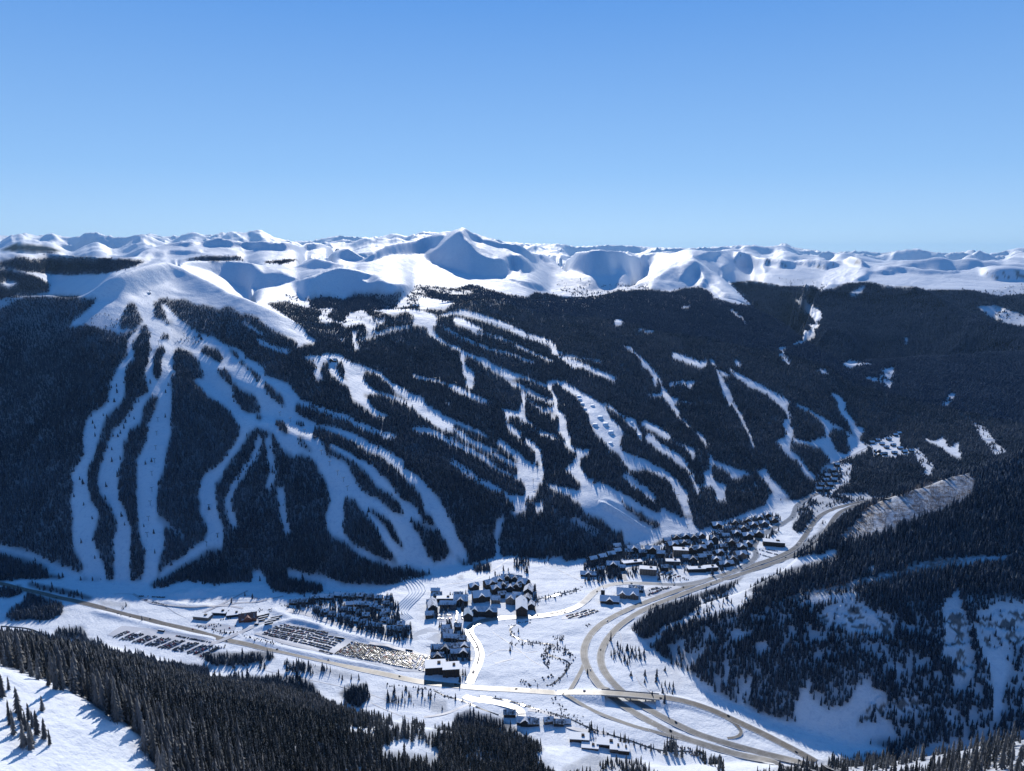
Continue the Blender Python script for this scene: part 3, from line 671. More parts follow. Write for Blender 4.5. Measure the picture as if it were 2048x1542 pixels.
fill(2, 'Hh', '460,420 570,390 600,450 560,460')
fill(2, 'Hh', '970,470 1100,480 1180,440 1280,440 1250,520 1280,560 1230,600 1130,540 990,520')
fill(0, 'Hh', '1120,400 1270,380 1280,440 1170,430')
fill(2, 'Hh', '1370,60 1430,90 1390,160 1370,130')
stroke(2, 'Hh', '1870,670 1800,745', 9)
fill(0, 'Hh', '330,0 460,0 460,70 330,130 220,150 230,130 320,110 370,70')
stroke(2, 'Hh', '110,190 140,190 120,260 190,330', 7)
fill(0, '3', '780,480 850,500 950,560 950,590 910,620 880,580 830,520')
fill(0, '3', '860,620 940,625 900,650 910,690 840,725 830,660 890,660')
fill(2, 'Hh', '1050,1150 1200,1080 1330,1050 1300,1120 1250,1180 1430,1210 1450,1270 1300,1290 1150,1230 1060,1240 1000,1180')
fill(0, 'Hh', '1550,1080 1640,1130 1720,1120 1760,1080 1810,1140 1830,1200 1940,1140 1960,1320 1850,1270 1720,1180 1600,1130')
stroke(2, 'Hh', '1500,1245 1560,1330 1630,1400 1620,1460', 12)
fill(2, '6', '1780,330 1860,370 1920,450 1980,500 1920,525 1850,440')
fill(2, 'Hh', '600,1380 830,1350 850,1420 820,1560 600,1700 400,1800 420,1700 500,1540')
fill(2, '3', '1780,520 1900,520 2048,570 2048,640 1950,620 1830,570')
fill(0, '3', '1080,460 1180,410 1160,450 1100,465')
fill(0, '3', '165,530 230,520 180,540')
stroke(5, '3', '450,550 500,590 520,620', 8)
# scattered trees along the timber line on the high snow
fill(2, '2', '1500,420 1640,400 1800,440 2048,420 2048,465 1870,475 1700,500 1550,500')
fill(2, '3', '740,410 900,400 940,445 1000,430 900,380 700,380')
fill(2, '3', '1300,420 1520,425 1860,440 2048,400 2048,450 1900,470 1740,435 1450,420')
# valley floor and near hill on the right
fill(1, 'px', '1258,1258 1300,1215 1400,1185 1470,1160 1530,1130 1600,1090 1640,1062 1680,1032 1720,1003 1760,990 1860,950 1940,925 2110,880 2110,1520 1800,1510 1720,1475 1680,1442 1600,1445 1540,1432 1450,1392 1390,1352 1340,1322 1290,1284')
fill(2, 'px', '1258,1258 1300,1225 1400,1195 1480,1175 1520,1190 1480,1215 1400,1238 1340,1252 1310,1290 1290,1284')
fill(1, 'px', '1262,1256 1310,1222 1390,1200 1400,1215 1330,1250 1290,1278')
fill(5, 'px', '1330,1290 1400,1260 1420,1290 1380,1340 1350,1325')
fill(0, '6', '600,1180 700,1090 760,1060 900,1010 1150,960 1130,990 1000,1030 900,1060 780,1120 660,1190')
fill(1, '6', '960,990 1000,950 1080,960 1080,990')
fill(3, 'px', '1690,1042 1740,1010 1800,987 1860,962 1935,943 1950,958 1945,990 1900,1010 1850,1030 1800,1050 1740,1070 1690,1075 1660,1070')
fill(1, 'px', '1640,1075 1680,1040 1715,1020 1725,1030 1690,1060 1660,1080')
fill(2, '8', '480,380 600,310 900,270 910,320 700,350 640,480 850,560 1000,560 1140,590 1150,480 1110,420 1000,400 930,340')
fill(3, '8', '280,370 480,300 700,250 1100,150 1400,60 1800,20 1800,60 1700,80 1300,150 900,240 500,340')
fill(2, '8', '1500,350 1600,250 1650,450 1700,620 1720,820 1600,950 1560,900 1580,780 1480,760 1500,560')
fill(2, '8', '1730,420 1850,360 2200,350 2200,680 1980,680 1950,850 1920,900 1890,1160 1830,1150 1840,900 1770,740 1720,600')
fill(0, '8', '1780,740 1850,680 1930,740 1920,900 1890,1160 1830,1150 1850,930')
fill(0, '8', '470,1060 560,910 590,880 580,1000 640,1040 690,1090 850,1060 880,960 960,890 1010,920 1000,970 1060,960 1120,980 920,1130 900,1200 1100,1160 1190,1270 900,1330 700,1330 480,1190')
fill(2, '8', '930,1130 1060,1000 1130,1030 1300,990 1400,1080 1430,1130 1250,1150 1150,1100 1100,1160 960,1170')
fill(0, '8', '1480,1030 1600,1200 1560,1200')
fill(2, '8', '1150,800 1230,800 1200,900')
fill(2, '8', '200,640 280,610 310,690 220,710')
fill(0, '8', '950,130 1030,100 1020,140')
fill(2, '8', '1590,100 1800,30 2000,20 1900,60 1680,100')
fill(2, '8', '0,560 60,540 200,560 160,600 60,620')
fill(0, '8', '0,780 40,800 30,860 0,900')
fill(2, '8', '100,960 180,860 190,960 130,1060 60,1010')
fill(5, 'px', '1480,1552 1560,1532 1700,1512 1800,1497 1900,1482 2048,1457 2110,1445 2110,1620 1480,1620')
# left foreground
fill(1, 'px', '-60,1262 0,1265 60,1262 95,1277 130,1292 200,1298 290,1312 320,1322 425,1332 415,1352 460,1352 600,1350 628,1368 640,1388 660,1402 700,1418 760,1435 800,1447 847,1447 850,1462 905,1452 910,1428 935,1420 965,1427 1000,1436 1040,1460 1072,1478 1090,1500 1070,1512 1110,1540 1115,1620 300,1620 318,1545 268,1462 130,1374 0,1330 -60,1312')
fill(0, 'Q', '1050,880 1200,820 1360,800 1430,840 1560,920 1540,960 1300,920 1100,900')
fill(2, 'Q', '790,680 1030,690 1020,770 960,740 810,780')
fill(5, '7', '340,600 460,620 460,660 360,650')
fill(2, '7', '600,730 760,740 740,770 620,760')
fill(5, 'px', '1125,1535 1180,1508 1280,1522 1330,1560 1120,1560')
fill(1, '7', '1300,700 1850,690 1880,740 1700,780 1480,790')
fill(5, 'K', '870,930 1160,960 1500,1040 1620,1090 1500,1110 1180,1060 880,1010')
fill(5, 'K', '610,950 700,970 690,1000 610,990')
fill(1, 'Q', '720,440 800,370 960,350 980,480 900,550 820,540')
fill(2, 'Q', '1000,390 1120,410 1200,500 1620,600 1600,500 1500,440 1340,380 1130,370')
fill(5, 'Q', '1100,440 1200,450 1220,510 1110,510')
fill(5, 'Q', '1470,490 1610,490 1620,600 1480,590')
fill(1, '7', '190,280 420,350 430,430 330,480 180,480 40,470 60,400 150,350')
fill(1, '7', '0,250 140,240 170,290 60,330 0,320')
fill(1, '7', '380,540 560,520 600,590 560,610 360,600')
fill(1, '7', '190,215 350,245 500,275 640,325 610,345 500,318 330,285 190,250')
fill(5, '7', '660,340 870,360 880,400 700,380')
fill(1, '7', '0,60 200,60 330,160 430,180 420,200 150,200 0,220')
fill(1, '4', '870,1380 920,1340 1100,1280 1150,1270 1340,1290 1480,1290 1470,1350 1250,1370 1120,1340 920,1390')
fill(1, '4', '1530,1290 1600,1300 1880,1370 1890,1440 1600,1410')
fill(5, '7', '360,640 480,640 560,610 700,620 720,660 460,660')
# clumps around the base villages
fill(1, 'E', '600,1270 770,1250 780,1340 610,1350')
fill(5, 'E', '1010,1170 1170,1180 1160,1340 1020,1330')
fill(1, 'E', '900,1080 990,1080 1020,1150 920,1130')
fill(5, 'E', '430,1390 500,1380 500,1420 430,1430')
fill(2, 'E', '1340,1170 1480,1180 1600,1250 1540,1320 1340,1300')
fill(2, 'px', '610,1180 700,1185 780,1200 830,1250 830,1275 760,1265 650,1225 615,1215')
fill(2, 'N', '330,420 700,400 1000,380 1450,260 1800,200 1800,400 1450,560 1000,640 600,560 330,560')
fill(2, 'L', '1200,80 1500,80 1640,200 1600,420 1560,300 1400,150 1200,200')
fill(5, 'T', '680,760 860,680 1100,640 1300,640 1400,690 1080,740 900,830 740,1000 640,960 650,850')
fill(1, 'T', '640,960 740,840 830,820 820,870 740,980 700,1010')
fill(5, 'T', '860,1000 900,890 940,880 920,960')
fill(2, 'O', '420,80 540,80 640,60 640,100 500,130')

def cls_at(px, py):
    ix = np.clip((px / 2).astype(int), 0, MW - 1); iy = np.clip((py / 2).astype(int), 0, MH - 1)
    c = CLS[iy, ix]
    return np.where((px < -8) | (px > 2056), CLS[iy, np.where(px < 0, 3, MW - 4)], c)

# trees standing among the houses and along the roads
for z_, q_ in (('K', '940,330 1100,290 1200,300 1900,270 1990,300 2048,380 2048,640 1900,650 1750,620 1500,560 1350,520 1180,460 1150,400 1450,360 1400,330 1000,390'),
              ('L', '-20,260 180,260 190,330 60,400 120,520 380,560 380,680 240,700 -20,640'), ('L', '540,310 660,260 960,260 960,400 650,420 640,480 540,480'),
              ('L', '670,560 780,540 800,620 920,620 930,780 680,720'), ('L', '1190,80 1400,60 1520,110 1640,180 1650,400 1570,440 1600,250 1500,180 1300,160 1200,200'),
              ('L', '840,1050 930,1040 940,1140 820,1140'), ('L', '580,800 680,800 960,790 980,900 600,950'),
              ('N', '330,420 650,380 850,330 1000,350 1300,250 1500,330 1700,330 1780,420 1600,520 1400,560 1250,500 1000,520 800,540 700,560 640,620 560,600 450,640 260,600'),
              ('N', '1400,250 1600,100 1900,60 2048,40 2048,200 1850,280 1700,300'), ('T', '850,480 1060,420 1080,500 960,660 820,680'),
              ('T', '1340,200 1600,110 1620,260 1720,290 1560,330 1360,330')):
    fill(6, z_, q_)
for z_, q_, w_ in (('L', '1440,560 1380,600 1400,660 1440,690 1500,715 1600,745 1720,752 1850,772 1745,812 1775,868 1900,910 1990,952 1950,1050 1880,1120 1780,1190', 7),
                   ('L', '1380,750 1560,760 1700,750', 4), ('L', '1740,880 1760,960', 12), ('L', '1840,800 1920,840', 10), ('L', '1640,1130 1800,1090', 6), ('L', '1520,1150 1600,1180', 12), ('L', '1850,700 1930,700', 8), ('L', '1440,550 1580,520', 6),
                   ('L', '1635,430 1640,330 1700,292 1800,270 1950,235 2100,190', 8), ('O', '160,170 330,200 460,240 640,290 800,360 1000,420 1150,470 1350,480', 6), ('O', '580,190 640,290 720,300', 14),
                   ('O', '1200,440 1400,500 1500,560', 14), ('N', '0,1200 150,1260 200,1330', 10), ('N', '50,1130 110,1140', 10), ('N', '320,1020 360,1030', 8),
                   ('S', '1100,470 1250,500 1380,540 1500,530 1620,490', 4), ('S', '1720,300 1850,310', 5), ('K', '430,670 560,700 660,730 900,760', 5), ('K', '800,360 960,390 1060,410', 5), ('S', '280,350 400,380 560,410', 4), ('Q', '1130,370 1240,380 1500,400', 5), ('Q', '1500,410 1600,460 1750,500 1880,560', 5)):
    stroke(7, z_, q_, w_)
fill(2, 'O', '1030,30 1250,10 1300,100 1200,200 1050,150')
fill(2, 'N', '510,1130 700,1050 740,1200 900,1300 700,1380 520,1300')

# open, rocky woodland on the shaded face of the near hill
m8 = np.zeros((MH, MW), np.uint8)
fill(1, 'px', '1390,1360 1400,1250 1480,1220 1560,1205 1700,1188 2110,1195 2110,1500 1720,1480 1600,1445', m8)
CLS[(m8 == 1) & (CLS == 1)] = 8
# ------------------------------------------------------------------ helpers
def tag(o, label=None, cat=None, group=None, kind=None):
    if label: o['label'] = label
    if cat: o['category'] = cat
    if group: o['group'] = group
    if kind: o['kind'] = kind
    return o

def np_mesh(name, V, loops, starts, totals, smooth=False):
    me = bpy.data.meshes.new(name)
    me.vertices.add(len(V)); me.vertices.foreach_set('co', np.ascontiguousarray(V, np.float32).ravel())
    me.loops.add(len(loops)); me.loops.foreach_set('vertex_index', np.ascontiguousarray(loops, np.int32))
    me.polygons.add(len(starts))
    me.polygons.foreach_set('loop_start', np.ascontiguousarray(starts, np.int32))
    if smooth: me.polygons.foreach_set('use_smooth', np.ones(len(starts), bool))
    me.update(calc_edges=True)
    return me
def tri_mesh(name, V, T, smooth=False):
    T = np.asarray(T, np.int32)
    return np_mesh(name, V, T.ravel(), np.arange(len(T)) * 3, None, smooth)
def quad_mesh(name, V, Q, smooth=False):
    Q = np.asarray(Q, np.int32)
    return np_mesh(name, V, Q.ravel(), np.arange(len(Q)) * 4, None, smooth)
def attr(me, name, vals):
    a = me.attributes.new(name, 'FLOAT', 'POINT'); a.data.foreach_set('value', np.ascontiguousarray(vals, np.float32).ravel())
def link(name, me, mat=None, parent=None, loc=(0, 0, 0), rz=0):
    o = bpy.data.objects.new(name, me)
    if mat is not None and me is not None and not me.materials: me.materials.append(mat)
    COL.objects.link(o); o.location = loc; o.rotation_euler = (0, 0, rz)
    if parent is not None: o.parent = parent
    return o
def empty(name, loc, rz=0):
    o = bpy.data.objects.new(name, None); COL.objects.link(o); o.location = loc; o.rotation_euler = (0, 0, rz)
    o.empty_display_size = 1
    return o

# ------------------------------------------------------------------ materials
def new_mat(name, rough=.8, spec=.2):
    m = bpy.data.materials.new(name); m.use_nodes = True
    nt = m.node_tree; b = nt.nodes['Principled BSDF']
    b.inputs['Roughness'].default_value = rough
    b.inputs['Specular IOR Level'].default_value = spec
    return m, nt, b
def mixc(nt, fac, a, b):
    n = nt.nodes.new('ShaderNodeMix'); n.data_type = 'RGBA'
    for s, v in ((0, fac), (6, a), (7, b)):
        if hasattr(v, 'is_linked') or hasattr(v, 'links'): nt.links.new(v, n.inputs[s])
        elif s == 0: n.inputs[0].default_value = v
        else: n.inputs[s].default_value = (*v, 1)
    return n.outputs[2]
def attrn(nt, name):
    n = nt.nodes.new('ShaderNodeAttribute'); n.attribute_name = name; return n.outputs['Fac']
def noise(nt, scale, detail=3, rough=.55, vec=None, coord='Object'):
    n = nt.nodes.new('ShaderNodeTexNoise'); n.inputs['Scale'].default_value = scale
    n.inputs['Detail'].default_value = detail; n.inputs['Roughness'].default_value = rough
    if vec is None:
        t = nt.nodes.new('ShaderNodeTexCoord'); vec = t.outputs[coord]
    nt.links.new(vec, n.inputs['Vector'])
    return n.outputs['Fac']
def ramp(nt, fac, stops):
    n = nt.nodes.new('ShaderNodeValToRGB'); nt.links.new(fac, n.inputs[0])
    e = n.color_ramp.elements
    while len(e) < len(stops): e.new(.5)
    for el, (p, c) in zip(e, stops):
        el.position = p; el.color = (*c, 1) if len(c) == 3 else c
    return n.outputs[0]
def math_(nt, op, a, b=None):
    n = nt.nodes.new('ShaderNodeMath'); n.operation = op
    for s, v in ((0, a), (1, b)):
        if v is None: continue
        if isinstance(v, (int, float)): n.inputs[s].default_value = v
        else: nt.links.new(v, n.inputs[s])
    return n.outputs[0]
def bump(nt, b, h, strength, dist):
    n = nt.nodes.new('ShaderNodeBump'); n.inputs['Strength'].default_value = strength; n.inputs['Distance'].default_value = dist
    nt.links.new(h, n.inputs['Height']); nt.links.new(n.outputs[0], b.inputs['Normal'])

# snow-covered ground with tree shade painted in under forest, and rock where it shows
m_ground, nt, b = new_mat('snow_ground', .62, .12)
big = noise(nt, .004, 4); mid = noise(nt, .03, 4); fine = noise(nt, .25, 5, .65)
snow = mixc(nt, ramp(nt, big, [(.35, (0, 0, 0)), (.65, (1, 1, 1))]), (.76, .79, .83), (.84, .86, .88))
snow = mixc(nt, ramp(nt, noise(nt, .11, 5, .7), [(.3, (1, 1, 1)), (.5, (0, 0, 0))]), snow, (.66, .70, .76))
forest_shade = ramp(nt, mid, [(.3, (.009, .015, .024)), (.7, (.020, .027, .040))])  # dark floor tone put in for the shaded gaps between trees
twig = ramp(nt, fine, [(.3, (.10, .08, .075)), (.7, (.25, .22, .21))])
rock = ramp(nt, fine, [(.35, (.05, .045, .042)), (.65, (.16, .14, .13))])
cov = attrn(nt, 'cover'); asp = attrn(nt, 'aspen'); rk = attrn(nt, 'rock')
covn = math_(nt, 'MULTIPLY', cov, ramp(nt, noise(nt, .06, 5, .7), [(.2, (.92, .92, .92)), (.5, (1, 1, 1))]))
c1 = mixc(nt, covn, snow, forest_shade)
c2 = mixc(nt, math_(nt, 'MULTIPLY', asp, ramp(nt, noise(nt, .09, 5, .7), [(.38, (0, 0, 0)), (.62, (1, 1, 1))])), c1, twig)
c3 = mixc(nt, rk, c2, rock)
nt.links.new(c3, b.inputs['Base Color'])
sp_ = math_(nt, 'SUBTRACT', 1.0, cov); sp_.node.use_clamp = True
nt.links.new(math_(nt, 'MULTIPLY', sp_, .25), b.inputs['Specular IOR Level'])
hh = math_(nt, 'ADD', math_(nt, 'MULTIPLY', mid, 2.2), fine)
rn = nt.nodes.new('ShaderNodeTexNoise'); rn.noise_type = 'RIDGED_MULTIFRACTAL'; rn.inputs['Scale'].default_value = .0042; rn.inputs['Detail'].default_value = 7; rn.inputs['Roughness'].default_value = .62
rm = nt.nodes.new('ShaderNodeMapping'); rm.inputs['Scale'].default_value = (1, .6, 1); rm.inputs['Rotation'].default_value = (0, 0, .5)
nt.links.new(nt.nodes.new('ShaderNodeTexCoord').outputs['Object'], rm.inputs[0]); nt.links.new(rm.outputs[0], rn.inputs['Vector'])
hh = math_(nt, 'ADD', hh, math_(nt, 'MULTIPLY', math_(nt, 'MULTIPLY', rn.outputs['Fac'], attrn(nt, 'alpine')), 10.0))
bump(nt, b, hh, .6, 2.2)

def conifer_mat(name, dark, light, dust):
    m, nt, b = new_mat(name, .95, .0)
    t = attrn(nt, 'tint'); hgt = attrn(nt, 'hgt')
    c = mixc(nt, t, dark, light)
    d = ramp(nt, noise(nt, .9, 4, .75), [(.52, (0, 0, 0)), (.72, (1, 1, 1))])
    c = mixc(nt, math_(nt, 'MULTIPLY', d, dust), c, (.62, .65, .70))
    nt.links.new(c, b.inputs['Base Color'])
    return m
m_con = conifer_mat('hazed_conifer_needles', (.024, .042, .070), (.110, .132, .165), .22)  # needle colour made bluer to stand in for haze
m_con_far = conifer_mat('hazed_conifer_needles_far', (.028, .048, .084), (.066, .090, .130), .08)  # bluer copy for distant trees, haze painted into the needle colour
m_con_near = conifer_mat('conifer_needles_near', (.028, .032, .032), (.19, .19, .19), .65)
m_bark, nt, b = new_mat('bark', .9, .1)
nt.links.new(ramp(nt, noise(nt, 3., 4), [(.3, (.05, .035, .025)), (.7, (.13, .10, .08))]), b.inputs['Base Color'])
m_aspen, nt, b = new_mat('bare_aspen_twigs', .9, .1)
nt.links.new(ramp(nt, attrn(nt, 'tint'), [(0, (.10, .085, .08)), (1, (.26, .23, .22))]), b.inputs['Base Color'])

m_snag, nt, b = new_mat('weathered_dead_wood', .9, .1); b.inputs['Base Color'].default_value = (.36, .35, .34, 1)
# ------------------------------------------------------------------ terrain mesh
X2 = D2 * np.sin(A2); Y2 = D2 * np.cos(A2)
PX, PY = project(X2, Y2, Z)
cl = cls_at(PX, PY)
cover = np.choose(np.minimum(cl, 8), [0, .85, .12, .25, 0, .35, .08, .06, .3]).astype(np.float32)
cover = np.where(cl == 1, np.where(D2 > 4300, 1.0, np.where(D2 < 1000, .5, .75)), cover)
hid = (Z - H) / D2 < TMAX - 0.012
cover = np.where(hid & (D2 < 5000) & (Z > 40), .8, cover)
aspen = (cl == 3).astype(np.float32)
gz = np.gradient(Z, axis=1) / np.gradient(DD)[None, :]
rockn = fbm(X2 / 38, Y2 / 90, 4, 51, .65)
steepr = sstep(.62, .95, np.abs(gz))
rock = sstep(.30, .55, rockn) * sstep(.5, .75, np.abs(gz)) * sstep(5200, 6200, D2) * (D2 < 10500) * (Z > 500) * (cover < .2) * .75
rk8 = np.zeros((MH, MW), np.uint8)
for s in ('620,480 850,360 1000,400 1140,500 1140,590 1000,560 900,540', '1480,560 1560,400 1640,460 1700,620 1720,800 1600,930 1500,760', '1730,480 1900,420 2100,420 2100,640 1960,650 1800,680', '930,1130 1060,1000 1130,1030 1090,1120 960,1170', '1130,1050 1300,990 1400,1080 1420,1130 1250,1120'):
    fill(1, '8', s, rk8)
ix = np.clip((PX / 2).astype(int), 0, MW - 1); iy = np.clip((PY / 2).astype(int), 0, MH - 1)
rock = np.maximum(rock, rk8[iy, ix] * sstep(.05, .3, fbm(X2 / 9, Y2 / 9 + Z / 7, 3, 52)) * .9)
Zt = Z + rk8[iy, ix] * (D2 < 2500) * 5 * ridged(X2 / 22, Y2 / 22 + Z / 30, 3, 53)
V = np.stack([X2, Y2, Zt], -1).reshape(-1, 3)
idx = np.arange(NA * ND).reshape(NA, ND)
Q = np.stack([idx[:-1, :-1], idx[1:, :-1], idx[1:, 1:], idx[:-1, 1:]], -1).reshape(-1, 4)
me = quad_mesh('mountain_terrain', V, Q, True)
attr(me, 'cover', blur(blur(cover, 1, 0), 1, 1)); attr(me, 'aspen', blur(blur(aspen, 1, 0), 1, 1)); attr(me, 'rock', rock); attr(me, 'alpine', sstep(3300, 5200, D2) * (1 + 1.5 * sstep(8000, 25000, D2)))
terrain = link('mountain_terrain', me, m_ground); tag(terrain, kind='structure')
del V, Q

# ------------------------------------------------------------------ trees
def conifer_template(tiers, k, seed, slim=.16, base=.06):
    """unit-height spruce crown: stacked drooping skirts with a jagged rim"""
    r = np.random.default_rng(seed); V = []; T = []
    for t in range(tiers):
        f0 = t / tiers
        zb_ = base + (1 - base) * f0 * .96
        zt_ = min(1.0, zb_ + (1 - base) / tiers * (1.9 if tiers > 2 else 1.6))
        if t == tiers - 1: zt_ = 1.0
        rad = slim * (1 - f0) ** .85 + .012
        a0 = r.uniform(0, 6.28); n = 2 * k if tiers > 2 else k
        i0 = len(V)
        for j in range(n):
            rr = rad * (r.uniform(.75, 1.4) if j % 2 == 0 or n == k else r.uniform(.32, .55))
            a = a0 + 2 * math.pi * j / n + r.uniform(-.12, .12)
            V.append((rr * math.cos(a), rr * math.sin(a), zb_ + r.uniform(-.02, .02) - (.02 if j % 2 == 0 else -.02)))
        V.append((r.uniform(-.01, .01), r.uniform(-.01, .01), zt_)); ap = len(V) - 1
        for j in range(n): T.append((i0 + j, i0 + (j + 1) % n, ap))
    return np.array(V, np.float32), np.array(T, np.int32)
LOD = [[conifer_template(10, 7, 100 + s, slim=.085 + .013 * (s % 4)) for s in range(8)],
       [conifer_template(6, 5, 200 + s, slim=.12 + .013 * (s % 4)) for s in range(6)],
       [conifer_template(3, 4, 300 + s, slim=.165 + .015 * (s % 3)) for s in range(4)],
       [conifer_template(2, 5, 400 + s, slim=.2) for s in range(3)]]
def aspen_template(seed):
    """bare tree: a thin stem with a see-through fan of branches"""
    r = np.random.default_rng(seed); V = []; T = []
    def blade(p, q, w):
        p = np.array(p); q = np.array(q); d = q - p
        s = np.cross(d, [.3, .7, .2]); s = s / (np.linalg.norm(s) + 1e-6) * w
        u = np.cross(d, s); u = u / (np.linalg.norm(u) + 1e-6) * w
        i = len(V); V.extend([p + s, p - s * .5 + u, p - s * .5 - u, q])
        T.extend([(i, i + 1, i + 3), (i + 1, i + 2, i + 3), (i + 2, i, i + 3)])
    blade((0, 0, 0), (r.uniform(-.03, .03), r.uniform(-.03, .03), 1), .02)
    for j in range(7):
        z0 = r.uniform(.3, .75); a = r.uniform(0, 6.28); L = r.uniform(.16, .32)
        blade((0, 0, z0), (L * .6 * math.cos(a), L * .6 * math.sin(a), min(1, z0 + L * .8)), .013)
    return np.array(V, np.float32), np.array(T, np.int32)
ASP = [aspen_template(500 + s) for s in range(4)]

def tree_mass(name, templates, x, y, z, h, w, mat, label=None, group=None):
    n = len(x)
    if n == 0: return None
    which = rng.integers(0, len(templates), n)
    Vs = []; Ts = []; tin = []; hg = []; off = 0
    rot = rng.uniform(0, 6.283, n); tint = np.clip(rng.normal(.30, .28, n) + .28 * fbm(x / 110, y / 110, 3, 63) + .18 * fbm(x / 420, y / 420, 2, 64), 0, 1)
    for k, (tv, tt) in enumerate(templates):
        s = np.nonzero(which == k)[0]
        if len(s) == 0: continue
        c, q = np.cos(rot[s])[:, None], np.sin(rot[s])[:, None]
        vx = (tv[None, :, 0] * c - tv[None, :, 1] * q) * w[s, None] + x[s, None]
        vy = (tv[None, :, 0] * q + tv[None, :, 1] * c) * w[s, None] + y[s, None]
        vz = tv[None, :, 2] * h[s, None] + z[s, None]
        Vs.append(np.stack([vx, vy, vz], -1).reshape(-1, 3).astype(np.float32))
        Ts.append((tt[None] + (np.arange(len(s)) * len(tv))[:, None, None] + off).reshape(-1, 3))
        tin.append(np.repeat(tint[s], len(tv))); hg.append(np.tile(tv[:, 2], len(s)))
        off += len(s) * len(tv)
    me = tri_mesh(name, np.concatenate(Vs), np.concatenate(Ts))
    attr(me, 'tint', np.concatenate(tin)); attr(me, 'hgt', np.concatenate(hg))
    o = link(name, me, mat); tag(o, label, 'forest' if label else None, group, 'stuff')
    return o

def candidates(spacing, d0, d1, azlim=R(41)):
    xs = np.arange(-d1 * math.sin(azlim), d1 * math.sin(azlim), spacing)
    ys = np.arange(d0 * math.cos(azlim), d1, spacing)
    X, Y = np.meshgrid(xs, ys)
    X = (X + rng.uniform(-.48, .48, X.shape) * spacing).ravel(); Y = (Y + rng.uniform(-.48, .48, Y.shape) * spacing).ravel()
    d = np.hypot(X, Y); a = np.abs(np.arctan2(X, Y))
    k = (d >= d0) & (d < d1) & (a < azlim)
    return X[k], Y[k]

BLD = []; ROADM = np.zeros((MH, MW), np.uint8)
def on_built(x, y, px, py):
    hit = ROADM[np.clip((py / 2).astype(int), 0, MH - 1), np.clip((px / 2).astype(int), 0, MW - 1)] > 0
    for bx_, by_, br_ in BLD:
        hit |= (np.abs(x - bx_) < br_) & (np.abs(y - by_) < br_)
    return hit

def plant(spacing, d0, d1, hmean, keep):
    """tree sites between two distances; keep = {class: probability}"""
    x, y = candidates(spacing, d0, d1)
    z = ground(x, y); d = np.hypot(x, y)
    h = hmean * np.clip(rng.normal(1, .25, len(x)) + .22 * fbm(x / 35, y / 35, 2, 68), .4, 1.65)
    h = h * (1 - .38 * sstep(330, 520, z) * (d > 1500))
    jx, jy = rng.normal(0, 1.6, len(x)), rng.normal(0, 1.3, len(x))
    px, py = project(x, y, z + .30 * h)
    px0, py0 = project(x, y, z)
    c = cls_at(px + jx, py + jy)
    p = np.zeros(len(x))
    for k, v in keep.items(): p[c == k] = v
    # a tree that would stand in front of open snow in the photograph is (nearly always) not there
    open_ = np.zeros(len(x), bool)
    for f in (0., .55, .9):
        qx, qy = project(x, y, z + f * h); open_ |= cls_at(qx + jx, qy + jy) == 0
    p = np.where(open_ & ((c == 1) | (c == 8)), .10 * p, p)
    p = np.where(c == 8, p * np.clip(1.1 + .9 * fbm(x / 8, y / 8 + z / 12, 2, 67) + .9 * fbm(x / 30, y / 30 + z / 30, 3, 65), .05, 1.5), p)
    p = np.where(on_built(x, y, px0, py0), 0, p)
    cl_ = fbm(x / 40, y / 40, 3, 61)
    sparse = (c == 2) | (c == 5)
    p = np.where(sparse, p * np.clip(.5 + 1.8 * cl_, 0, 3), p)
    az = np.arctan2(x, y); i = np.clip(np.rint((az - AZ[0]) / (AZ[1] - AZ[0])).astype(int), 0, NA - 1)
    j = np.clip(np.searchsorted(DD, d) - 2, 0, ND - 1)
    vis = (z + h - H) / d > TMAX[i, j] - .02
    ok = (rng.uniform(0, 1, len(x)) < p) & vis & (px > -60) & (px < 2110) & (py < 1640)
    h = np.where(sparse, h * rng.uniform(.55, 1.0, len(h)), h)
    return x[ok], y[ok], z[ok] - .3, h[ok], c[ok]
# ------------------------------------------------------------------ roads, lots, water
def road_mat(name, base, base2, rough, spec, tracks=True, salt=.5):
    m, nt, b = new_mat(name, rough, spec)
    u = attrn(nt, 'across'); n = noise(nt, .05, 5, .65)
    c = mixc(nt, n, base, base2)
    if tracks:
        w_ = nt.nodes.new('ShaderNodeMath'); w_.operation = 'SINE'; nt.links.new(math_(nt, 'MULTIPLY', u, 12.0), w_.inputs[0])
        c = mixc(nt, math_(nt, 'MULTIPLY', math_(nt, 'ADD', math_(nt, 'MULTIPLY', w_.outputs[0], .5), .5), .75), c, tuple(v * .42 for v in base))
    edge = math_(nt, 'POWER', math_(nt, 'ABSOLUTE', u), 7.0)
    ns = ramp(nt, noise(nt, .12, 4, .7), [(.45, (0, 0, 0)), (.65, (1, 1, 1))])
    e2 = nt.nodes.new('ShaderNodeMath'); e2.operation = 'ADD'; e2.use_clamp = True
    nt.links.new(math_(nt, 'MULTIPLY', edge, salt * 1.6), e2.inputs[0]); nt.links.new(math_(nt, 'MULTIPLY', ns, salt * .35), e2.inputs[1])
    c = mixc(nt, e2.outputs[0], c, (.75, .76, .78))
    nt.links.new(c, b.inputs['Base Color'])
    rr = nt.nodes.new('ShaderNodeMath'); rr.operation = 'ADD'; rr.inputs[1].default_value = rough - .08
    nt.links.new(math_(nt, 'MULTIPLY', n, .16), rr.inputs[0]); nt.links.new(rr.outputs[0], b.inputs['Roughness'])
    return m
m_inter = road_mat('dry_salted_asphalt', (.17, .163, .156), (.115, .11, .105), .55, .3, True, .35)
m_hwy = road_mat('sanded_asphalt', (.20, .165, .125), (.13, .11, .09), .44, .4, True, .35)
m_wet = road_mat('wet_snowy_road', (.34, .33, .32), (.22, .21, .2), .33, .45, True, .5)
m_path = road_mat('packed_snow_track', (.52, .52, .54), (.42, .42, .45), .5, .3, False, .3)
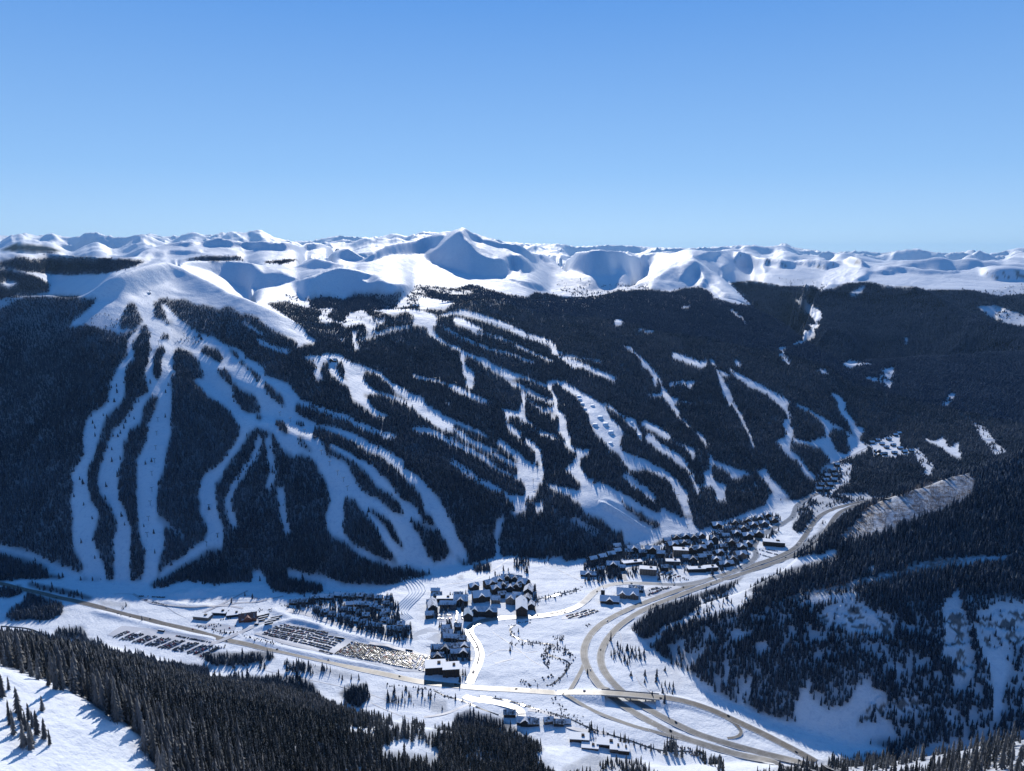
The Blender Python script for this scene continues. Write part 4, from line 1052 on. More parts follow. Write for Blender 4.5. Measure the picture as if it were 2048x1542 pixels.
m_lot = road_mat('slushy_lot', (.60, .61, .64), (.48, .49, .52), .62, .15, False, .2)
m_median = road_mat('dirty_ploughed_snow', (.40, .38, .36), (.18, .16, .15), .8, .1, False, .3)
def ribbon(name, x, y, z, width, mat, kind='structure', lift=.0):
    n = len(x); tx, ty = np.gradient(x), np.gradient(y); L = np.hypot(tx, ty) + 1e-6; nx, ny = ty / L, -tx / L
    U = np.array([-1, -.8, -.4, 0, .4, .8, 1.]); k = len(U)
    V = np.stack([x[:, None] + nx[:, None] * U * width / 2, y[:, None] + ny[:, None] * U * width / 2, np.repeat(z[:, None], k, 1) + lift], -1).reshape(-1, 3)
    i = np.arange(n * k).reshape(n, k)
    Qd = np.stack([i[:-1, :-1], i[:-1, 1:], i[1:, 1:], i[1:, :-1]], -1).reshape(-1, 4)[:, ::-1]
    me = quad_mesh(name, V, Qd, True); attr(me, 'across', np.tile(U, n))
    o = link(name, me, mat); tag(o, kind=kind); return o
def mark_road(x, y, z, width):
    for q in np.linspace(-.6, .6, 5):
        tx, ty = np.gradient(x), np.gradient(y); L = np.hypot(tx, ty) + 1e-6
        px, py = project(x + ty / L * width * q, y - tx / L * width * q, z)
        t = np.linspace(0, len(px) - 1, len(px) * 6); px = np.interp(t, np.arange(len(px)), px) / 2; py = np.interp(t, np.arange(len(py)), py) / 2
        k = (px >= 0) & (px < MW) & (py >= 0) & (py < MH); ROADM[py[k].astype(int), px[k].astype(int)] = 1
def road(name, z, s, width, mat, step=6., lift=.35, sm=4):
    pts = zp(z, s) if isinstance(s, str) else s
    x, y, px = world_path(pts, step)
    tx, ty = np.gradient(x), np.gradient(y); L = np.hypot(tx, ty) + 1e-6
    g = np.maximum.reduce([ground(x + ty / L * width / 2 * q, y - tx / L * width / 2 * q) for q in (-1, -.5, 0, .5, 1)])
    zz = blur(g, sm, 0) + lift; zz = np.maximum(zz, g + .1)
    ribbon(name, x, y, zz, width, mat)
    if mat is not m_path: mark_road(x, y, zz, width)
    return x, y, zz
ribbon('highway', h91x, h91y, deck_z + .25, 13.5, m_hwy); mark_road(h91x, h91y, deck_z, 14)
I70A = [(1790,992),(1754,998),(1710,1007),(1676,1015),(1649,1026),(1633,1038),(1620,1056),(1606,1078),(1593,1094),(1575,1105),(1548,1117),(1482,1139),(1414,1160),(1347,1184),(1280,1209),(1235,1229),(1201,1249),(1183,1267),(1170,1289),(1167,1312),(1173,1332),(1187,1357),(1211,1384),(1247,1413),(1290,1438),(1352,1471),(1406,1489),(1478,1511),(1550,1529),(1620,1546),(1700,1566)]
I70B = [(1790,998),(1732,1006),(1698,1016),(1678,1026),(1665,1042),(1656,1056),(1642,1074),(1626,1089),(1606,1101),(1584,1111),(1560,1122),(1482,1148),(1414,1170),(1347,1195),(1291,1218),(1257,1238),(1230,1260),(1210,1285),(1201,1308),(1202,1331),(1214,1352),(1236,1377),(1265,1400),(1305,1424),(1352,1449),(1406,1473),(1478,1494),(1550,1514),(1620,1533),(1700,1553)]
ia = road('interstate_road', 'px', I70A, 13.5, m_inter, 6., .4)
ib = road('interstate_road', 'px', I70B, 13.5, m_inter, 6., .4)
ra = road('slip_road', 'O', '745,-20 735,20 710,62 690,100 665,140 655,160', 7, m_inter, lift=.45)
rb = road('slip_road', 'O', '600,150 650,165 690,190 705,208 760,240 900,300 1050,350 1200,388 1330,425', 7.5, m_inter, lift=.45)
rc = road('slip_road', 'O', '1500,285 1580,320 1640,365 1635,395 1590,415 1500,400', 5, m_hwy, lift=.45)
acc = road('access_road', 'px', [(936,1373),(943,1357),(957,1327),(961,1308),(955,1288),(941,1273),(935,1259),(945,1247),(975,1240),(1014,1235),(1062,1234),(1111,1228),(1145,1219),(1167,1206),(1183,1189),(1201,1176),(1235,1167),(1257,1166),(1302,1168),(1358,1170),(1403,1163),(1459,1146),(1500,1126),(1514,1110),(1506,1094),(1520,1076),(1538,1061),(1566,1047),(1586,1033),(1592,1014),(1611,999),(1640,985)], 15, m_wet)
# snowy median of the divided part
road('median_strip', 'L', '985,1090 1050,960 1075,860 1040,750 970,665 955,610', 3.2, m_median, lift=.75)
road('median_strip', 'L', '1700,462 1850,448 2048,386', 3.0, m_median, lift=.75)
road('access_road', 'N', '690,645 650,590 665,545 740,510 850,470 835,400 830,330', 9, m_wet)
road('access_road', 'O', '70,160 80,185 110,200 180,190 300,220 420,248 385,280 400,305', 12, m_wet)
road('access_road', 'O', '400,250 500,252 570,270 605,295 590,320 640,345 760,370 900,380', 8, m_path)
road('access_road', 'S', '1180,690 1290,640 1400,600 1500,560 1620,500 1760,440 1900,400 2000,395', 10, m_path)
road('access_road', 'K', '530,640 700,690 900,760 1200,820 1380,870', 7, m_path)
road('access_road', 'L', '-100,745 200,800 450,860 600,890 780,940 960,935 1040,890', 8, m_path)
road('snow_track', 'S', '420,130 600,230 800,260 1100,280 1400,260 1600,300', 6, m_path, lift=.2)
road('snow_track', 'S', '1060,380 1300,270 1500,170 1650,90', 6, m_path, lift=.2)
road('snow_track', 'K', '80,390 400,330 560,340 700,300 900,260', 6, m_path, lift=.2)
road('snow_track', 'K', '840,410 1080,440 1300,520 1700,640 2040,740', 14, m_path, lift=.2)
road('snow_track', 'Q', '1380,640 1440,622 1550,625 1640,600 1700,570 1860,490', 5, m_path, lift=.3)
road('snow_track', 'L', '1180,980 1280,940 1380,905 1480,905', 3, m_path, lift=.2)
road('snow_track', 'T', '880,395 1000,390 1150,330 1280,260 1330,240', 7, m_path, lift=.3)
road('snow_track', 'T', '1040,610 1080,540 1060,490 1130,450 1180,400', 7, m_path, lift=.3)
m_creek, nt, b = new_mat('open_creek_water', .12, .5); b.inputs['Base Color'].default_value = (.03, .035, .04, 1)
def creek(z, s, w_): 
    x, y, px = world_path(zp(z, s), 4., 1); g = ground(x, y); ribbon('creek', x, y, g + .25, w_, m_creek)
creek('L', '1440,560 1380,600 1400,660 1440,690 1500,715 1600,745 1720,752 1850,772 1745,812 1775,868 1900,910 1990,952 1950,1050 1880,1120 1780,1190', 3.2)
creek('L', '1635,430 1640,330 1700,292 1800,270 1950,235 2100,190', 3.5)
creek('Q', '1500,410 1600,460 1750,500 1880,560 2048,620', 3)
creek('7', '0,520 200,540 330,600 420,640 600,660 720,700 1000,790', 4)
creek('O', '160,170 330,200 460,240 640,290 800,360 1000,420 1150,470 1350,480', 3)
def flat_patch(name, z, s, mat, lift=.3, kind='structure', grid=9.):
    """a lot or pond: the polygon as a sheet draped on the ground"""
    p = zp(z, s); x, y, _ = pick(p[:, 0], p[:, 1])
    cx, cy = x.mean(), y.mean(); n = len(x); V = []; rings = 7
    xs, ys = [], []
    for r_ in np.linspace(0, 1, rings):
        for i in range(n):
            for t in (0, .25, .5, .75):
                a = np.array([x[i], y[i]]) * (1 - t) + np.array([x[(i + 1) % n], y[(i + 1) % n]]) * t
                xs.append(cx + (a[0] - cx) * r_); ys.append(cy + (a[1] - cy) * r_)
    xs, ys = np.array(xs), np.array(ys); m_ = n * 4
    g = ground(xs, ys); zz = (np.full(len(xs), g[m_:].mean()) if kind == 'pond' else g) + lift
    V = np.stack([xs, ys, zz], -1); Qd = []
    sgn = np.sum(x * np.roll(y, -1) - np.roll(x, -1) * y)
    for r_ in range(rings - 1):
        for i in range(m_):
            q = (r_ * m_ + i, r_ * m_ + (i + 1) % m_, (r_ + 1) * m_ + (i + 1) % m_, (r_ + 1) * m_ + i)
            Qd.append(q[::-1] if sgn > 0 else q)
    me = quad_mesh(name, V, Qd, True); attr(me, 'across', np.zeros(len(V)))
    o = link(name, me, mat); tag(o, kind='structure'); return x, y
m_lot_snow = road_mat('ploughed_snow_lot', (.66, .66, .68), (.55, .55, .57), .5, .3, False, .2)
flat_patch('parking_lot', 'S', '330,470 600,495 800,525 1050,565 1270,610 1300,650 1100,745 900,735 600,675 400,610 175,565', m_lot_snow, .25)
flat_patch('parking_lot', 'px', '517,1266 580,1247 654,1262 705,1281 690,1303 664,1309 615,1295 537,1278', m_lot_snow, .3)
flat_patch('parking_lot', 'px', '705,1281 800,1302 863,1314 853,1345 808,1343 722,1322 668,1309 690,1303', m_lot, .3)
flat_patch('parking_lot', 'N', '870,690 1100,670 1180,690 960,760 840,780', m_lot_snow, .3)
flat_patch('parking_lot', 'N', '110,950 350,880 450,900 300,955 100,975', m_lot_snow, .3)
flat_patch('parking_lot', 'S', '1060,470 1250,440 1500,480 1480,520 1300,510', m_lot, .3)
flat_patch('parking_lot', 'L', '640,440 760,400 800,420 790,530 640,520', m_lot, .3)
m_ice, nt, b = new_mat('frozen_pond_ice', .7, .12)
nt.links.new(ramp(nt, noise(nt, .03, 4), [(.35, (.55, .57, .60)), (.6, (.72, .73, .75))]), b.inputs['Base Color'])
flat_patch('pond', 'L', '362,700 400,655 460,615 560,592 650,620 660,680 720,740 765,765 700,790 560,785 400,765', m_ice, .25, 'pond')

for z_, q_ in (('L', '1180,620 1300,700 1480,820 1600,930 1750,1000'), ('L', '1120,900 1300,800 1500,860 1700,820'), ('N', '540,1000 640,1120 620,1250 700,1380'), ('E', '300,1480 600,1440 850,1300 1000,1190'), ('E', '1180,1230 1400,1300 1650,1420 1800,1500'),
               ('S', '200,150 420,140 700,230 860,330 1000,400'), ('S', '900,210 1200,190 1500,210 1780,180'), ('K', '60,330 400,250 640,300'), ('Q', '60,240 500,330 900,420 1300,560'), ('Q', '960,500 1150,590 1350,660'), ('O', '1020,40 1060,120 1200,180'), ('O', '680,420 900,400 1050,440')):
    road('ski_track', z_, q_, 1.6, m_path, 5., .15, 2)
# ------------------------------------------------------------------ mesh builder
class MB:
    def __init__(s): s.v = []; s.f = []; s.m = []
    def poly(s, pts, m=0):
        i = len(s.v); s.v.extend(pts); s.f.append(tuple(range(i, i + len(pts)))); s.m.append(m)
    def box(s, x0, x1, y0, y1, z0, z1, m=0):
        i = len(s.v)
        s.v.extend([(x, y, z) for z in (z0, z1) for x, y in ((x0, y0), (x1, y0), (x1, y1), (x0, y1))])
        for q in ((3, 2, 1, 0), (4, 5, 6, 7), (0, 1, 5, 4), (1, 2, 6, 5), (2, 3, 7, 6), (3, 0, 4, 7)):
            s.f.append(tuple(i + k for k in q)); s.m.append(m)
        return s
    def prism(s, outline, z0, z1, m=0):
        n = len(outline); i = len(s.v)
        s.v.extend([(x, y, z) for z in (z0, z1) for x, y in outline])
        s.f.append(tuple(i + k for k in range(n))[::-1]); s.m.append(m); s.f.append(tuple(i + n + k for k in range(n))); s.m.append(m)
        for k in range(n): s.f.append((i + k, i + (k + 1) % n, i + n + (k + 1) % n, i + n + k)); s.m.append(m)
        return s
    def gable(s, x0, x1, y0, y1, ze, zr, th, over, axis='x', m=0):
        """a pitched slab with its ridge along axis"""
        if axis == 'x':
            prof = [(y0 - over, ze - over * (zr - ze) / ((y1 - y0) / 2)), ((y0 + y1) / 2, zr), (y1 + over, ze - over * (zr - ze) / ((y1 - y0) / 2))]
            pt = lambda a, p, dz: (a, p[0], p[1] + dz); a0, a1 = x0 - over, x1 + over
        else:
            prof = [(x0 - over, ze - over * (zr - ze) / ((x1 - x0) / 2)), ((x0 + x1) / 2, zr), (x1 + over, ze - over * (zr - ze) / ((x1 - x0) / 2))]
            pt = lambda a, p, dz: (p[0], a, p[1] + dz); a0, a1 = y0 - over, y1 + over
        ring = [(p, 0) for p in prof] + [(p, th) for p in prof[::-1]]
        i = len(s.v)
        for a in (a0, a1): s.v.extend([pt(a, p, dz) for p, dz in ring])
        n = 6; fl = axis == 'y'
        F = [tuple(i + k for k in (0, 1, 4, 5)), tuple(i + k for k in (1, 2, 3, 4)), tuple(i + 6 + k for k in (5, 4, 1, 0)), tuple(i + 6 + k for k in (4, 3, 2, 1))]
        for k in range(n): F.append((i + (k + 1) % n, i + k, i + n + k, i + n + (k + 1) % n))
        for q in F: s.f.append(q[::-1] if fl else q); s.m.append(m)
        return s
    def mesh(s, name, *mats):
        me = bpy.data.meshes.new(name); me.from_pydata(s.v, [], s.f)
        for mm in mats: me.materials.append(mm)
        if len(mats) > 1: me.polygons.foreach_set('material_index', s.m)
        me.update(); return me

def wall_mat(name, a, b2, glass=True):
    m, nt, b = new_mat(name, .8, .2)
    n = ramp(nt, noise(nt, .5, 4), [(.3, a), (.7, b2)])
    nt.links.new(n, b.inputs['Base Color']); return m
WALLS = {'dark brown': wall_mat('dark_stained_timber', (.035, .026, .022), (.075, .055, .045)),
         'grey-brown': wall_mat('weathered_timber', (.07, .06, .055), (.13, .11, .10)),
         'tan': wall_mat('tan_stucco', (.16, .13, .10), (.25, .20, .16)),
         'charcoal': wall_mat('charcoal_siding', (.02, .021, .024), (.045, .046, .05)),
         'red-brown': wall_mat('red_brown_steel', (.14, .05, .035), (.24, .09, .06))}
m_roof, nt, b = new_mat('snowy_roof', .6, .2)
nt.links.new(ramp(nt, noise(nt, .14, 5, .65), [(.36, (.09, .085, .085)), (.46, (.70, .72, .75)), (.7, (.84, .85, .87))]), b.inputs['Base Color'])
m_roofbare, nt, b = new_mat('half_bare_roof', .55, .3)
nt.links.new(ramp(nt, noise(nt, .2, 5, .65), [(.42, (.07, .065, .065)), (.60, (.72, .74, .77))]), b.inputs['Base Color'])
m_rooffull, nt, b = new_mat('full_snow_roof', .6, .2)
nt.links.new(ramp(nt, noise(nt, .1, 4), [(.3, (.76, .78, .80)), (.7, (.85, .86, .88))]), b.inputs['Base Color'])
m_rust, nt, b = new_mat('rusty_roof', .6, .3)
nt.links.new(ramp(nt, noise(nt, .15, 5, .7), [(.35, (.20, .075, .05)), (.55, (.26, .12, .09)), (.72, (.75, .72, .72))]), b.inputs['Base Color'])
m_blueroof, nt, b = new_mat('pale_metal_roof', .45, .4)
nt.links.new(ramp(nt, noise(nt, .15, 4), [(.4, (.34, .44, .52)), (.65, (.72, .76, .80))]), b.inputs['Base Color'])
m_glass, nt, b = new_mat('window_glass', .08, .5); b.inputs['Base Color'].default_value = (.02, .03, .045, 1)
m_stone = wall_mat('chimney_stone', (.12, .11, .10), (.2, .18, .17))
m_steel, nt, b = new_mat('grey_steel', .5, .5); b.inputs['Base Color'].default_value = (.12, .13, .14, 1)
m_concrete = wall_mat('bridge_concrete', (.26, .25, .24), (.36, .35, .33))
MATR = {'g': m_roof, 'G': m_rooffull, 'h': m_roofbare, 'f': m_rooffull, 'r': m_rust, 'b': m_blueroof}
WIN = MB().box(-.75, .75, -.06, .06, -.7, .7).mesh('window', m_glass)
DOORM = wall_mat('door_wood', (.05, .03, .02), (.09, .06, .04))
def building(px, py, w, d, n, rot, roof, wall, label, cat, group, windows=0, kind_name='lodge_building'):
    (x,), (y,), _ = pick([px], [py])
    az = math.atan2(x, y)
    ca, sa = math.cos(math.radians(rot)), math.sin(math.radians(rot))
    # the given point is the middle of the foot of the near facade
    y += d * .5 * math.cos(az); x += d * .5 * math.sin(az)
    cs = [(x + ca * ux - sa * uy, y + sa * ux + ca * uy) for ux in (-w / 2, w / 2) for uy in (-d / 2, d / 2)]
    g = float(np.min(ground(np.array([c_[0] for c_ in cs]), np.array([c_[1] for c_ in cs])))) - .4
    BLD.append((x, y, max(w, d) * .5 + 1.5)); e = empty(kind_name, (x, y, g), math.radians(rot)); tag(e, label, cat, group)
    hh = 3.0 * n + .6; X, Y = w / 2, d / 2
    wm = WALLS[wall]
    if roof in 'fh' and n >= 1 and roof == 'f':
        mb = MB(); step = min(w * .22, 5)
        if n >= 4:      # stepped plan of a large block
            mb.prism([(-X, -Y), (-X + step, -Y), (-X + step, -Y - 1.5), (-step, -Y - 1.5), (-step, -Y), (step, -Y), (step, -Y - 1.5), (X - step, -Y - 1.5), (X - step, -Y), (X, -Y), (X, Y), (-X, Y)], 0, hh)
        else: mb.box(-X, X, -Y, Y, 0, hh)
        link('wall', mb.mesh('wall', wm), None, e)
        rb_ = MB().box(-X - .5, X + .5, -Y - (2.1 if n >= 4 else .5), Y + .5, hh + .003, hh + .75)
        ro = link('roof', rb_.mesh('roof', MATR[roof]), None, e)
        pb = MB().box(X * .2, X * .2 + w * .16, -d * .1, d * .15, hh + .753, hh + 3.0)
        link('roof_plant_room', pb.mesh('roof_plant_room', wm), None, ro)
    else:
        rise = min(d, w) * .36
        mb = MB().box(-X, X, -Y, Y, 0, hh)
        if w >= d:      # ridge along x, with cross gables on long buildings
            for xx in (-X, X):
                tri = [(xx, -Y, hh), (xx, Y, hh), (xx, 0, hh + rise)]; mb.poly(tri if xx > 0 else tri[::-1])
            rb_ = MB().gable(-X, X, -Y, Y, hh + .01, hh + rise, .55, 1.0, 'x')
            k = max(int(w // 22), 1) if w > 18 else 0
            for q in range(k):
                cx = -X + w * (q + .5) / k; cw = min(7., w / k * .35)
                mb.box(cx - cw, cx + cw, -Y - 2.2, -Y + .01, 0, hh + .5)
                tri = [(cx - cw, -Y - 2.2, hh + .5), (cx + cw, -Y - 2.2, hh + .5), (cx, -Y - 2.2, hh + .5 + cw * .75)]; mb.poly(tri)
                rb_.gable(cx - cw, cx + cw, -Y - 2.2, 0, hh + .51, hh + .5 + cw * .75, .5, .8, 'y')
        else:
            for yy in (-Y, Y):
                tri = [(-X, yy, hh), (X, yy, hh), (0, yy, hh + rise)]; mb.poly(tri if yy < 0 else tri[::-1])
            rb_ = MB().gable(-X, X, -Y, Y, hh + .01, hh + rise, .55, 1.0, 'y')
        link('wall', mb.mesh('wall', wm), None, e)
        ro = link('roof', rb_.mesh('roof', MATR[roof]), None, e)
        cx, cy = X * .45, Y * .35
        if w >= d: zc = hh + rise * (1 - abs(cy) / Y)
        else: zc = hh + rise * (1 - abs(cx) / X)
        link('chimney', MB().box(cx - .6, cx + .6, cy - .6, cy + .6, zc - .6, zc + 2.2).mesh('chimney', m_stone), None, ro)
    off = -Y - (2.2 if (roof != 'f' and w >= d and w > 18) else 0)
    if windows:
        per = max(int(w / 5.5), 2)
        for fl in range(n):
            for q in range(per):
                wx_ = -X + w * (q + .5) / per
                yy = -Y
                if roof == 'f' and n >= 4:
                    st = min(w * .22, 5); yy = -Y - (1.5 if (-X + st < wx_ < -st or st < wx_ < X - st) else 0)
                elif roof != 'f' and w >= d and w > 18:
                    k = max(int(w // 22), 1)
                    for q2 in range(k):
                        c2 = -X + w * (q2 + .5) / k
                        if abs(wx_ - c2) < min(7., w / k * .35) - .4: yy = -Y - 2.2
                link('window', WIN, None, e, (wx_, yy - .03, 1.7 + 3.0 * fl))
    else:
        link('window', MB().box(-X * .55, -X * .1, off if False else -Y - .05, -Y + .05, 1.2, 2.6).mesh('window', m_glass), None, e)
    link('door', MB().box(X * .72, X * .72 + 1.2, -Y - .09, -Y + .05, .1, 2.5).mesh('door', DOORM), None, e)
    return e
ORD = ['first', 'second', 'third', 'fourth', 'fifth', 'sixth', 'seventh', 'eighth', 'ninth', 'tenth', 'eleventh', 'twelfth', 'thirteenth', 'fourteenth', 'fifteenth', 'sixteenth', 'seventeenth', 'eighteenth', 'nineteenth', 'twentieth', 'twenty-first', 'twenty-second', 'twenty-third', 'twenty-fourth', 'twenty-fifth', 'twenty-sixth', 'twenty-seventh', 'twenty-eighth', 'twenty-ninth', 'thirtieth', 'thirty-first', 'thirty-second', 'thirty-third', 'thirty-fourth', 'thirty-fifth', 'thirty-sixth', 'thirty-seventh', 'thirty-eighth', 'thirty-ninth', 'fortieth']
WK = list(WALLS)
def cluster(z, rows, where, cat, group, kind, windows=0):
    rows = sorted(rows, key=lambda r: r[0])
    for i, r in enumerate(rows):
        x, y, w_, d_, n_, rot, roof, wall = r
        px, py = zp(z, f'{x},{y}')[0]
        pre = {'f': 'flat-roofed', 'r': 'rusty-roofed', 'b': 'pale-roofed'}.get(roof, 'gabled')
        lab = f'{wall} {pre} {cat}, {ORD[i]} from left {where}'
        building(px, py, w_, d_, n_, rot, roof, wall, lab, cat, group, windows, kind)
D_, G_, T_, K_ = 'dark brown', 'grey-brown', 'tan', 'charcoal'
# single landmark buildings
def one(z, x, y, w_, d_, n_, rot, roof, wall, label, win=1, kind='lodge_building', cat='building'):
    px, py = zp(z, f'{x},{y}')[0]
    return building(px, py, w_, d_, n_, rot, roof, wall, label, cat, None, win, kind)
one('L', 1100, 482, 58, 17, 4, -4, 'b', K_, 'long dark lodge with pale blue roof beside the bright access road')
one('L', 958, 530, 17, 28, 4, 0, 'b', K_, 'pale-roofed gable-end wing at the left end of the long dark lodge')
one('L', 1085, 330, 34, 24, 4, 12, 'G', D_, 'big snow-roofed lodge up-left of the long dark lodge')
one('L', 880, 372, 28, 22, 4, 0, 'g', D_, 'steep-gabled lodge left of the small bright plaza')
one('L', 718, 335, 34, 14, 3, 0, 'f', K_, 'low flat-roofed dark building above the small car park')
one('L', 590, 445, 18, 34, 4, 10, 'g', K_, 'tall dark lodge at the left edge of the small car park')
one('L', 708, 395, 16, 14, 3, 0, 'g', D_, 'small dark hall just above the small car park')
one('L', 1500, 478, 22, 46, 5, 0, 'G', D_, 'tall dark block with stepped snowy roof near the road bend')
one('L', 1395, 352, 20, 18, 4, -10, 'g', T_, 'short tan lodge in the courtyard beside the stepped tall block')
one('L', 620, 1072, 34, 24, 5, 6, 'f', D_, 'left flat-roofed hotel wing at the corner of the packed car park')
one('L', 780, 1098, 28, 22, 5, 6, 'f', D_, 'right flat-roofed hotel wing near the bright crossroads')
one('N', 530, 838, 38, 20, 2, -8, 'G', D_, 'low snow-roofed fire station building with a tower beside the highway')
one('N', 470, 770, 8, 8, 5, -8, 'f', K_, 'narrow square tower beside the low building near the highway')
one('N', 690, 790, 44, 26, 3, -8, 'G', T_, 'broad tan multi-gabled building beside the highway')
one('N', 765, 735, 30, 16, 2, -8, 'h', K_, 'dark long building just behind the broad tan multi-gabled building')
one('N', 870, 582, 36, 16, 5, -10, 'f', T_, 'tan five-storey block with rows of windows left of the crowded car park')
one('N', 730, 488, 46, 13, 2, 14, 'f', G_, 'long low parking deck with pale roof above the curved side road')
one('N', 1990, 325, 50, 18, 4, -14, 'f', D_, 'long dark block beside the highway near the shaded trees')
one('N', 1160, 422, 34, 17, 6, -6, 'f', T_, 'tall flat-roofed block in the middle of the upper village')
one('N', 1090, 492, 32, 14, 3, -4, 'f', G_, 'low white-roofed block in front of the tall flat-roofed block')
one('N', 1480, 165, 26, 18, 3, 10, 'G', D_, 'snow-roofed base lodge at the foot of the right-hand piste')
one('S', 1158, 412, 32, 16, 2, -10, 'f', T_, 'tan flat-roofed shed, lowest of the maintenance yard', 0, 'maintenance_shed')
one('S', 1338, 362, 28, 16, 2, -6, 'f', K_, 'white-roofed dark shed at the top left of the maintenance yard', 0, 'maintenance_shed')
one('S', 1478, 380, 26, 17, 2, 14, 'f', K_, 'white-roofed dark shed in the middle of the maintenance yard', 0, 'maintenance_shed')
one('S', 1620, 430, 32, 22, 2, 18, 'r', 'red-brown', 'large red-brown steel shed with rusty roof in the maintenance yard', 0, 'maintenance_shed')
one('O', 716, 430, 28, 16, 2, -6, 'f', D_, 'dark flat-roofed depot building, upper left of the roadside yard', 0, 'depot_building')
one('O', 870, 462, 30, 16, 2, -8, 'f', D_, 'long dark depot building in the middle of the roadside yard', 0, 'depot_building')
one('O', 918, 490, 17, 16, 2, -8, 'f', G_, 'square snow-roofed depot right of the long dark depot', 0, 'depot_building')
one('O', 962, 497, 15, 16, 2, -8, 'f', D_, 'rightmost square depot of the roadside yard', 0, 'depot_building')
one('O', 775, 470, 24, 14, 1, -8, 'f', G_, 'low snow-covered shed left of the long dark depot', 0, 'depot_building')
one('B', 940, 628, 30, 14, 2, 0, 'g', D_, 'dark mid-mountain lodge at the top of the shaded pistes', 0)
one('B', 1800, 72, 24, 14, 2, -8, 'G', D_, 'snow-roofed hut at the top of the central piste', 0, 'mountain_hut')
one('A', 850, 40, 14, 8, 1, 0, 'g', D_, 'small dark lift hut on the bare white dome', 0, 'mountain_hut')
cluster('L', [(1180, 195, 26, 18, 4, 28, 'g', D_), (1262, 160, 22, 16, 4, 18, 'g', K_), (1350, 135, 24, 16, 4, 4, 'h', D_), (1440, 145, 26, 16, 4, -12, 'h', K_), (1520, 200, 20, 20, 5, -30, 'g', D_), (1572, 275, 18, 24, 4, -8, 'g', K_)], 'in the courtyard arc above the long lodge', 'condominium', 'courtyard condominiums', 'condominium_building', 1)
cluster('L', [(1235, 245, 20, 15, 4, 20, 'g', D_), (1310, 215, 22, 15, 4, 10, 'h', K_), (1385, 225, 20, 14, 3, 0, 'g', K_), (1455, 225, 20, 14, 4, -14, 'h', D_), (1235, 345, 18, 14, 3, 0, 'g', T_), (1300, 290, 16, 13, 3, 8, 'h', K_), (1455, 320, 17, 14, 4, -10, 'g', D_), (1560, 360, 16, 18, 4, -6, 'h', K_), (1600, 410, 14, 15, 3, 0, 'g', D_), (1010, 205, 20, 14, 3, 24, 'G', D_)], 'inside the courtyard cluster', 'inn', 'inns of the courtyard', 'inn_building', 1)
cluster('L', [(640, 300, 18, 13, 3, 6, 'h', D_), (795, 395, 15, 13, 3, -6, 'g', K_), (570, 385, 15, 14, 3, 0, 'h', K_), (560, 500, 16, 13, 3, 4, 'g', D_), (855, 300, 18, 12, 3, 0, 'h', D_), (620, 235, 18, 10, 2, 0, 'G', G_)], 'around the small car park', 'guesthouse', 'guesthouses round the small car park', 'guesthouse', 0)
cluster('L', [(728, 640, 14, 12, 3, 0, 'g', D_), (718, 692, 14, 12, 3, 0, 'h', K_), (742, 738, 15, 12, 3, 4, 'g', D_), (850, 622, 13, 11, 3, 0, 'h', D_), (822, 742, 15, 12, 3, -6, 'g', K_), (892, 755, 15, 12, 3, -8, 'h', D_), (765, 690, 13, 11, 3, 0, 'g', K_)], 'in the group beside the pond', 'townhouse', 'townhouses by the pond', 'townhouse')
cluster('L', [(620, 855, 15, 14, 3, 0, 'g', K_), (722, 856, 20, 14, 3, 0, 'h', D_), (825, 838, 16, 13, 3, 0, 'h', K_), (918, 826, 20, 13, 3, 0, 'g', D_), (818, 895, 14, 12, 3, 0, 'g', D_), (908, 892, 20, 13, 3, 0, 'g', K_), (640, 935, 22, 13, 3, 6, 'h', D_)], 'in the group below the pond', 'apartment block', 'apartment blocks below the pond', 'apartment_building', 0)
cluster('K', [(1180, 312, 15, 11, 2, 10, 'g', D_), (1265, 304, 13, 11, 2, -8, 'G', K_), (1332, 308, 14, 11, 2, 6, 'g', D_), (1420, 288, 15, 12, 2, -12, 'G', D_), (1492, 292, 14, 11, 2, 12, 'g', K_), (1562, 300, 13, 11, 2, 0, 'h', D_), (1650, 292, 15, 12, 2, -10, 'g', K_), (1740, 302, 14, 11, 2, 10, 'h', D_), (1832, 312, 15, 11, 2, -6, 'g', D_), (1925, 322, 14, 11, 2, 8, 'g', K_)], 'in the back row of the chalet colony', 'chalet', 'chalets in the back row', 'chalet')
cluster('K', [(962, 362, 16, 11, 2, 0, 'h', D_), (1062, 352, 18, 11, 2, 0, 'h', K_), (1532, 382, 14, 11, 2, 10, 'G', D_), (1622, 378, 14, 11, 2, -6, 'G', K_), (1702, 382, 14, 11, 2, 4, 'g', D_), (1785, 402, 15, 11, 2, -10, 'g', K_), (1905, 374, 14, 11, 2, 6, 'h', D_)], 'in the second row of the chalet colony', 'chalet', 'chalets in the second row', 'chalet')
cluster('K', [(1472, 432, 14, 11, 2, 8, 'h', D_), (1562, 442, 14, 11, 2, -8, 'g', K_), (1642, 464, 15, 11, 2, 10, 'h', D_), (1702, 494, 14, 11, 2, 0, 'g', D_), (1852, 424, 14, 11, 2, -10, 'h', K_), (1902, 456, 14, 11, 2, 8, 'g', D_), (1872, 496, 13, 11, 2, 0, 'h', D_)], 'in the third row of the chalet colony', 'chalet', 'chalets in the third row', 'chalet')
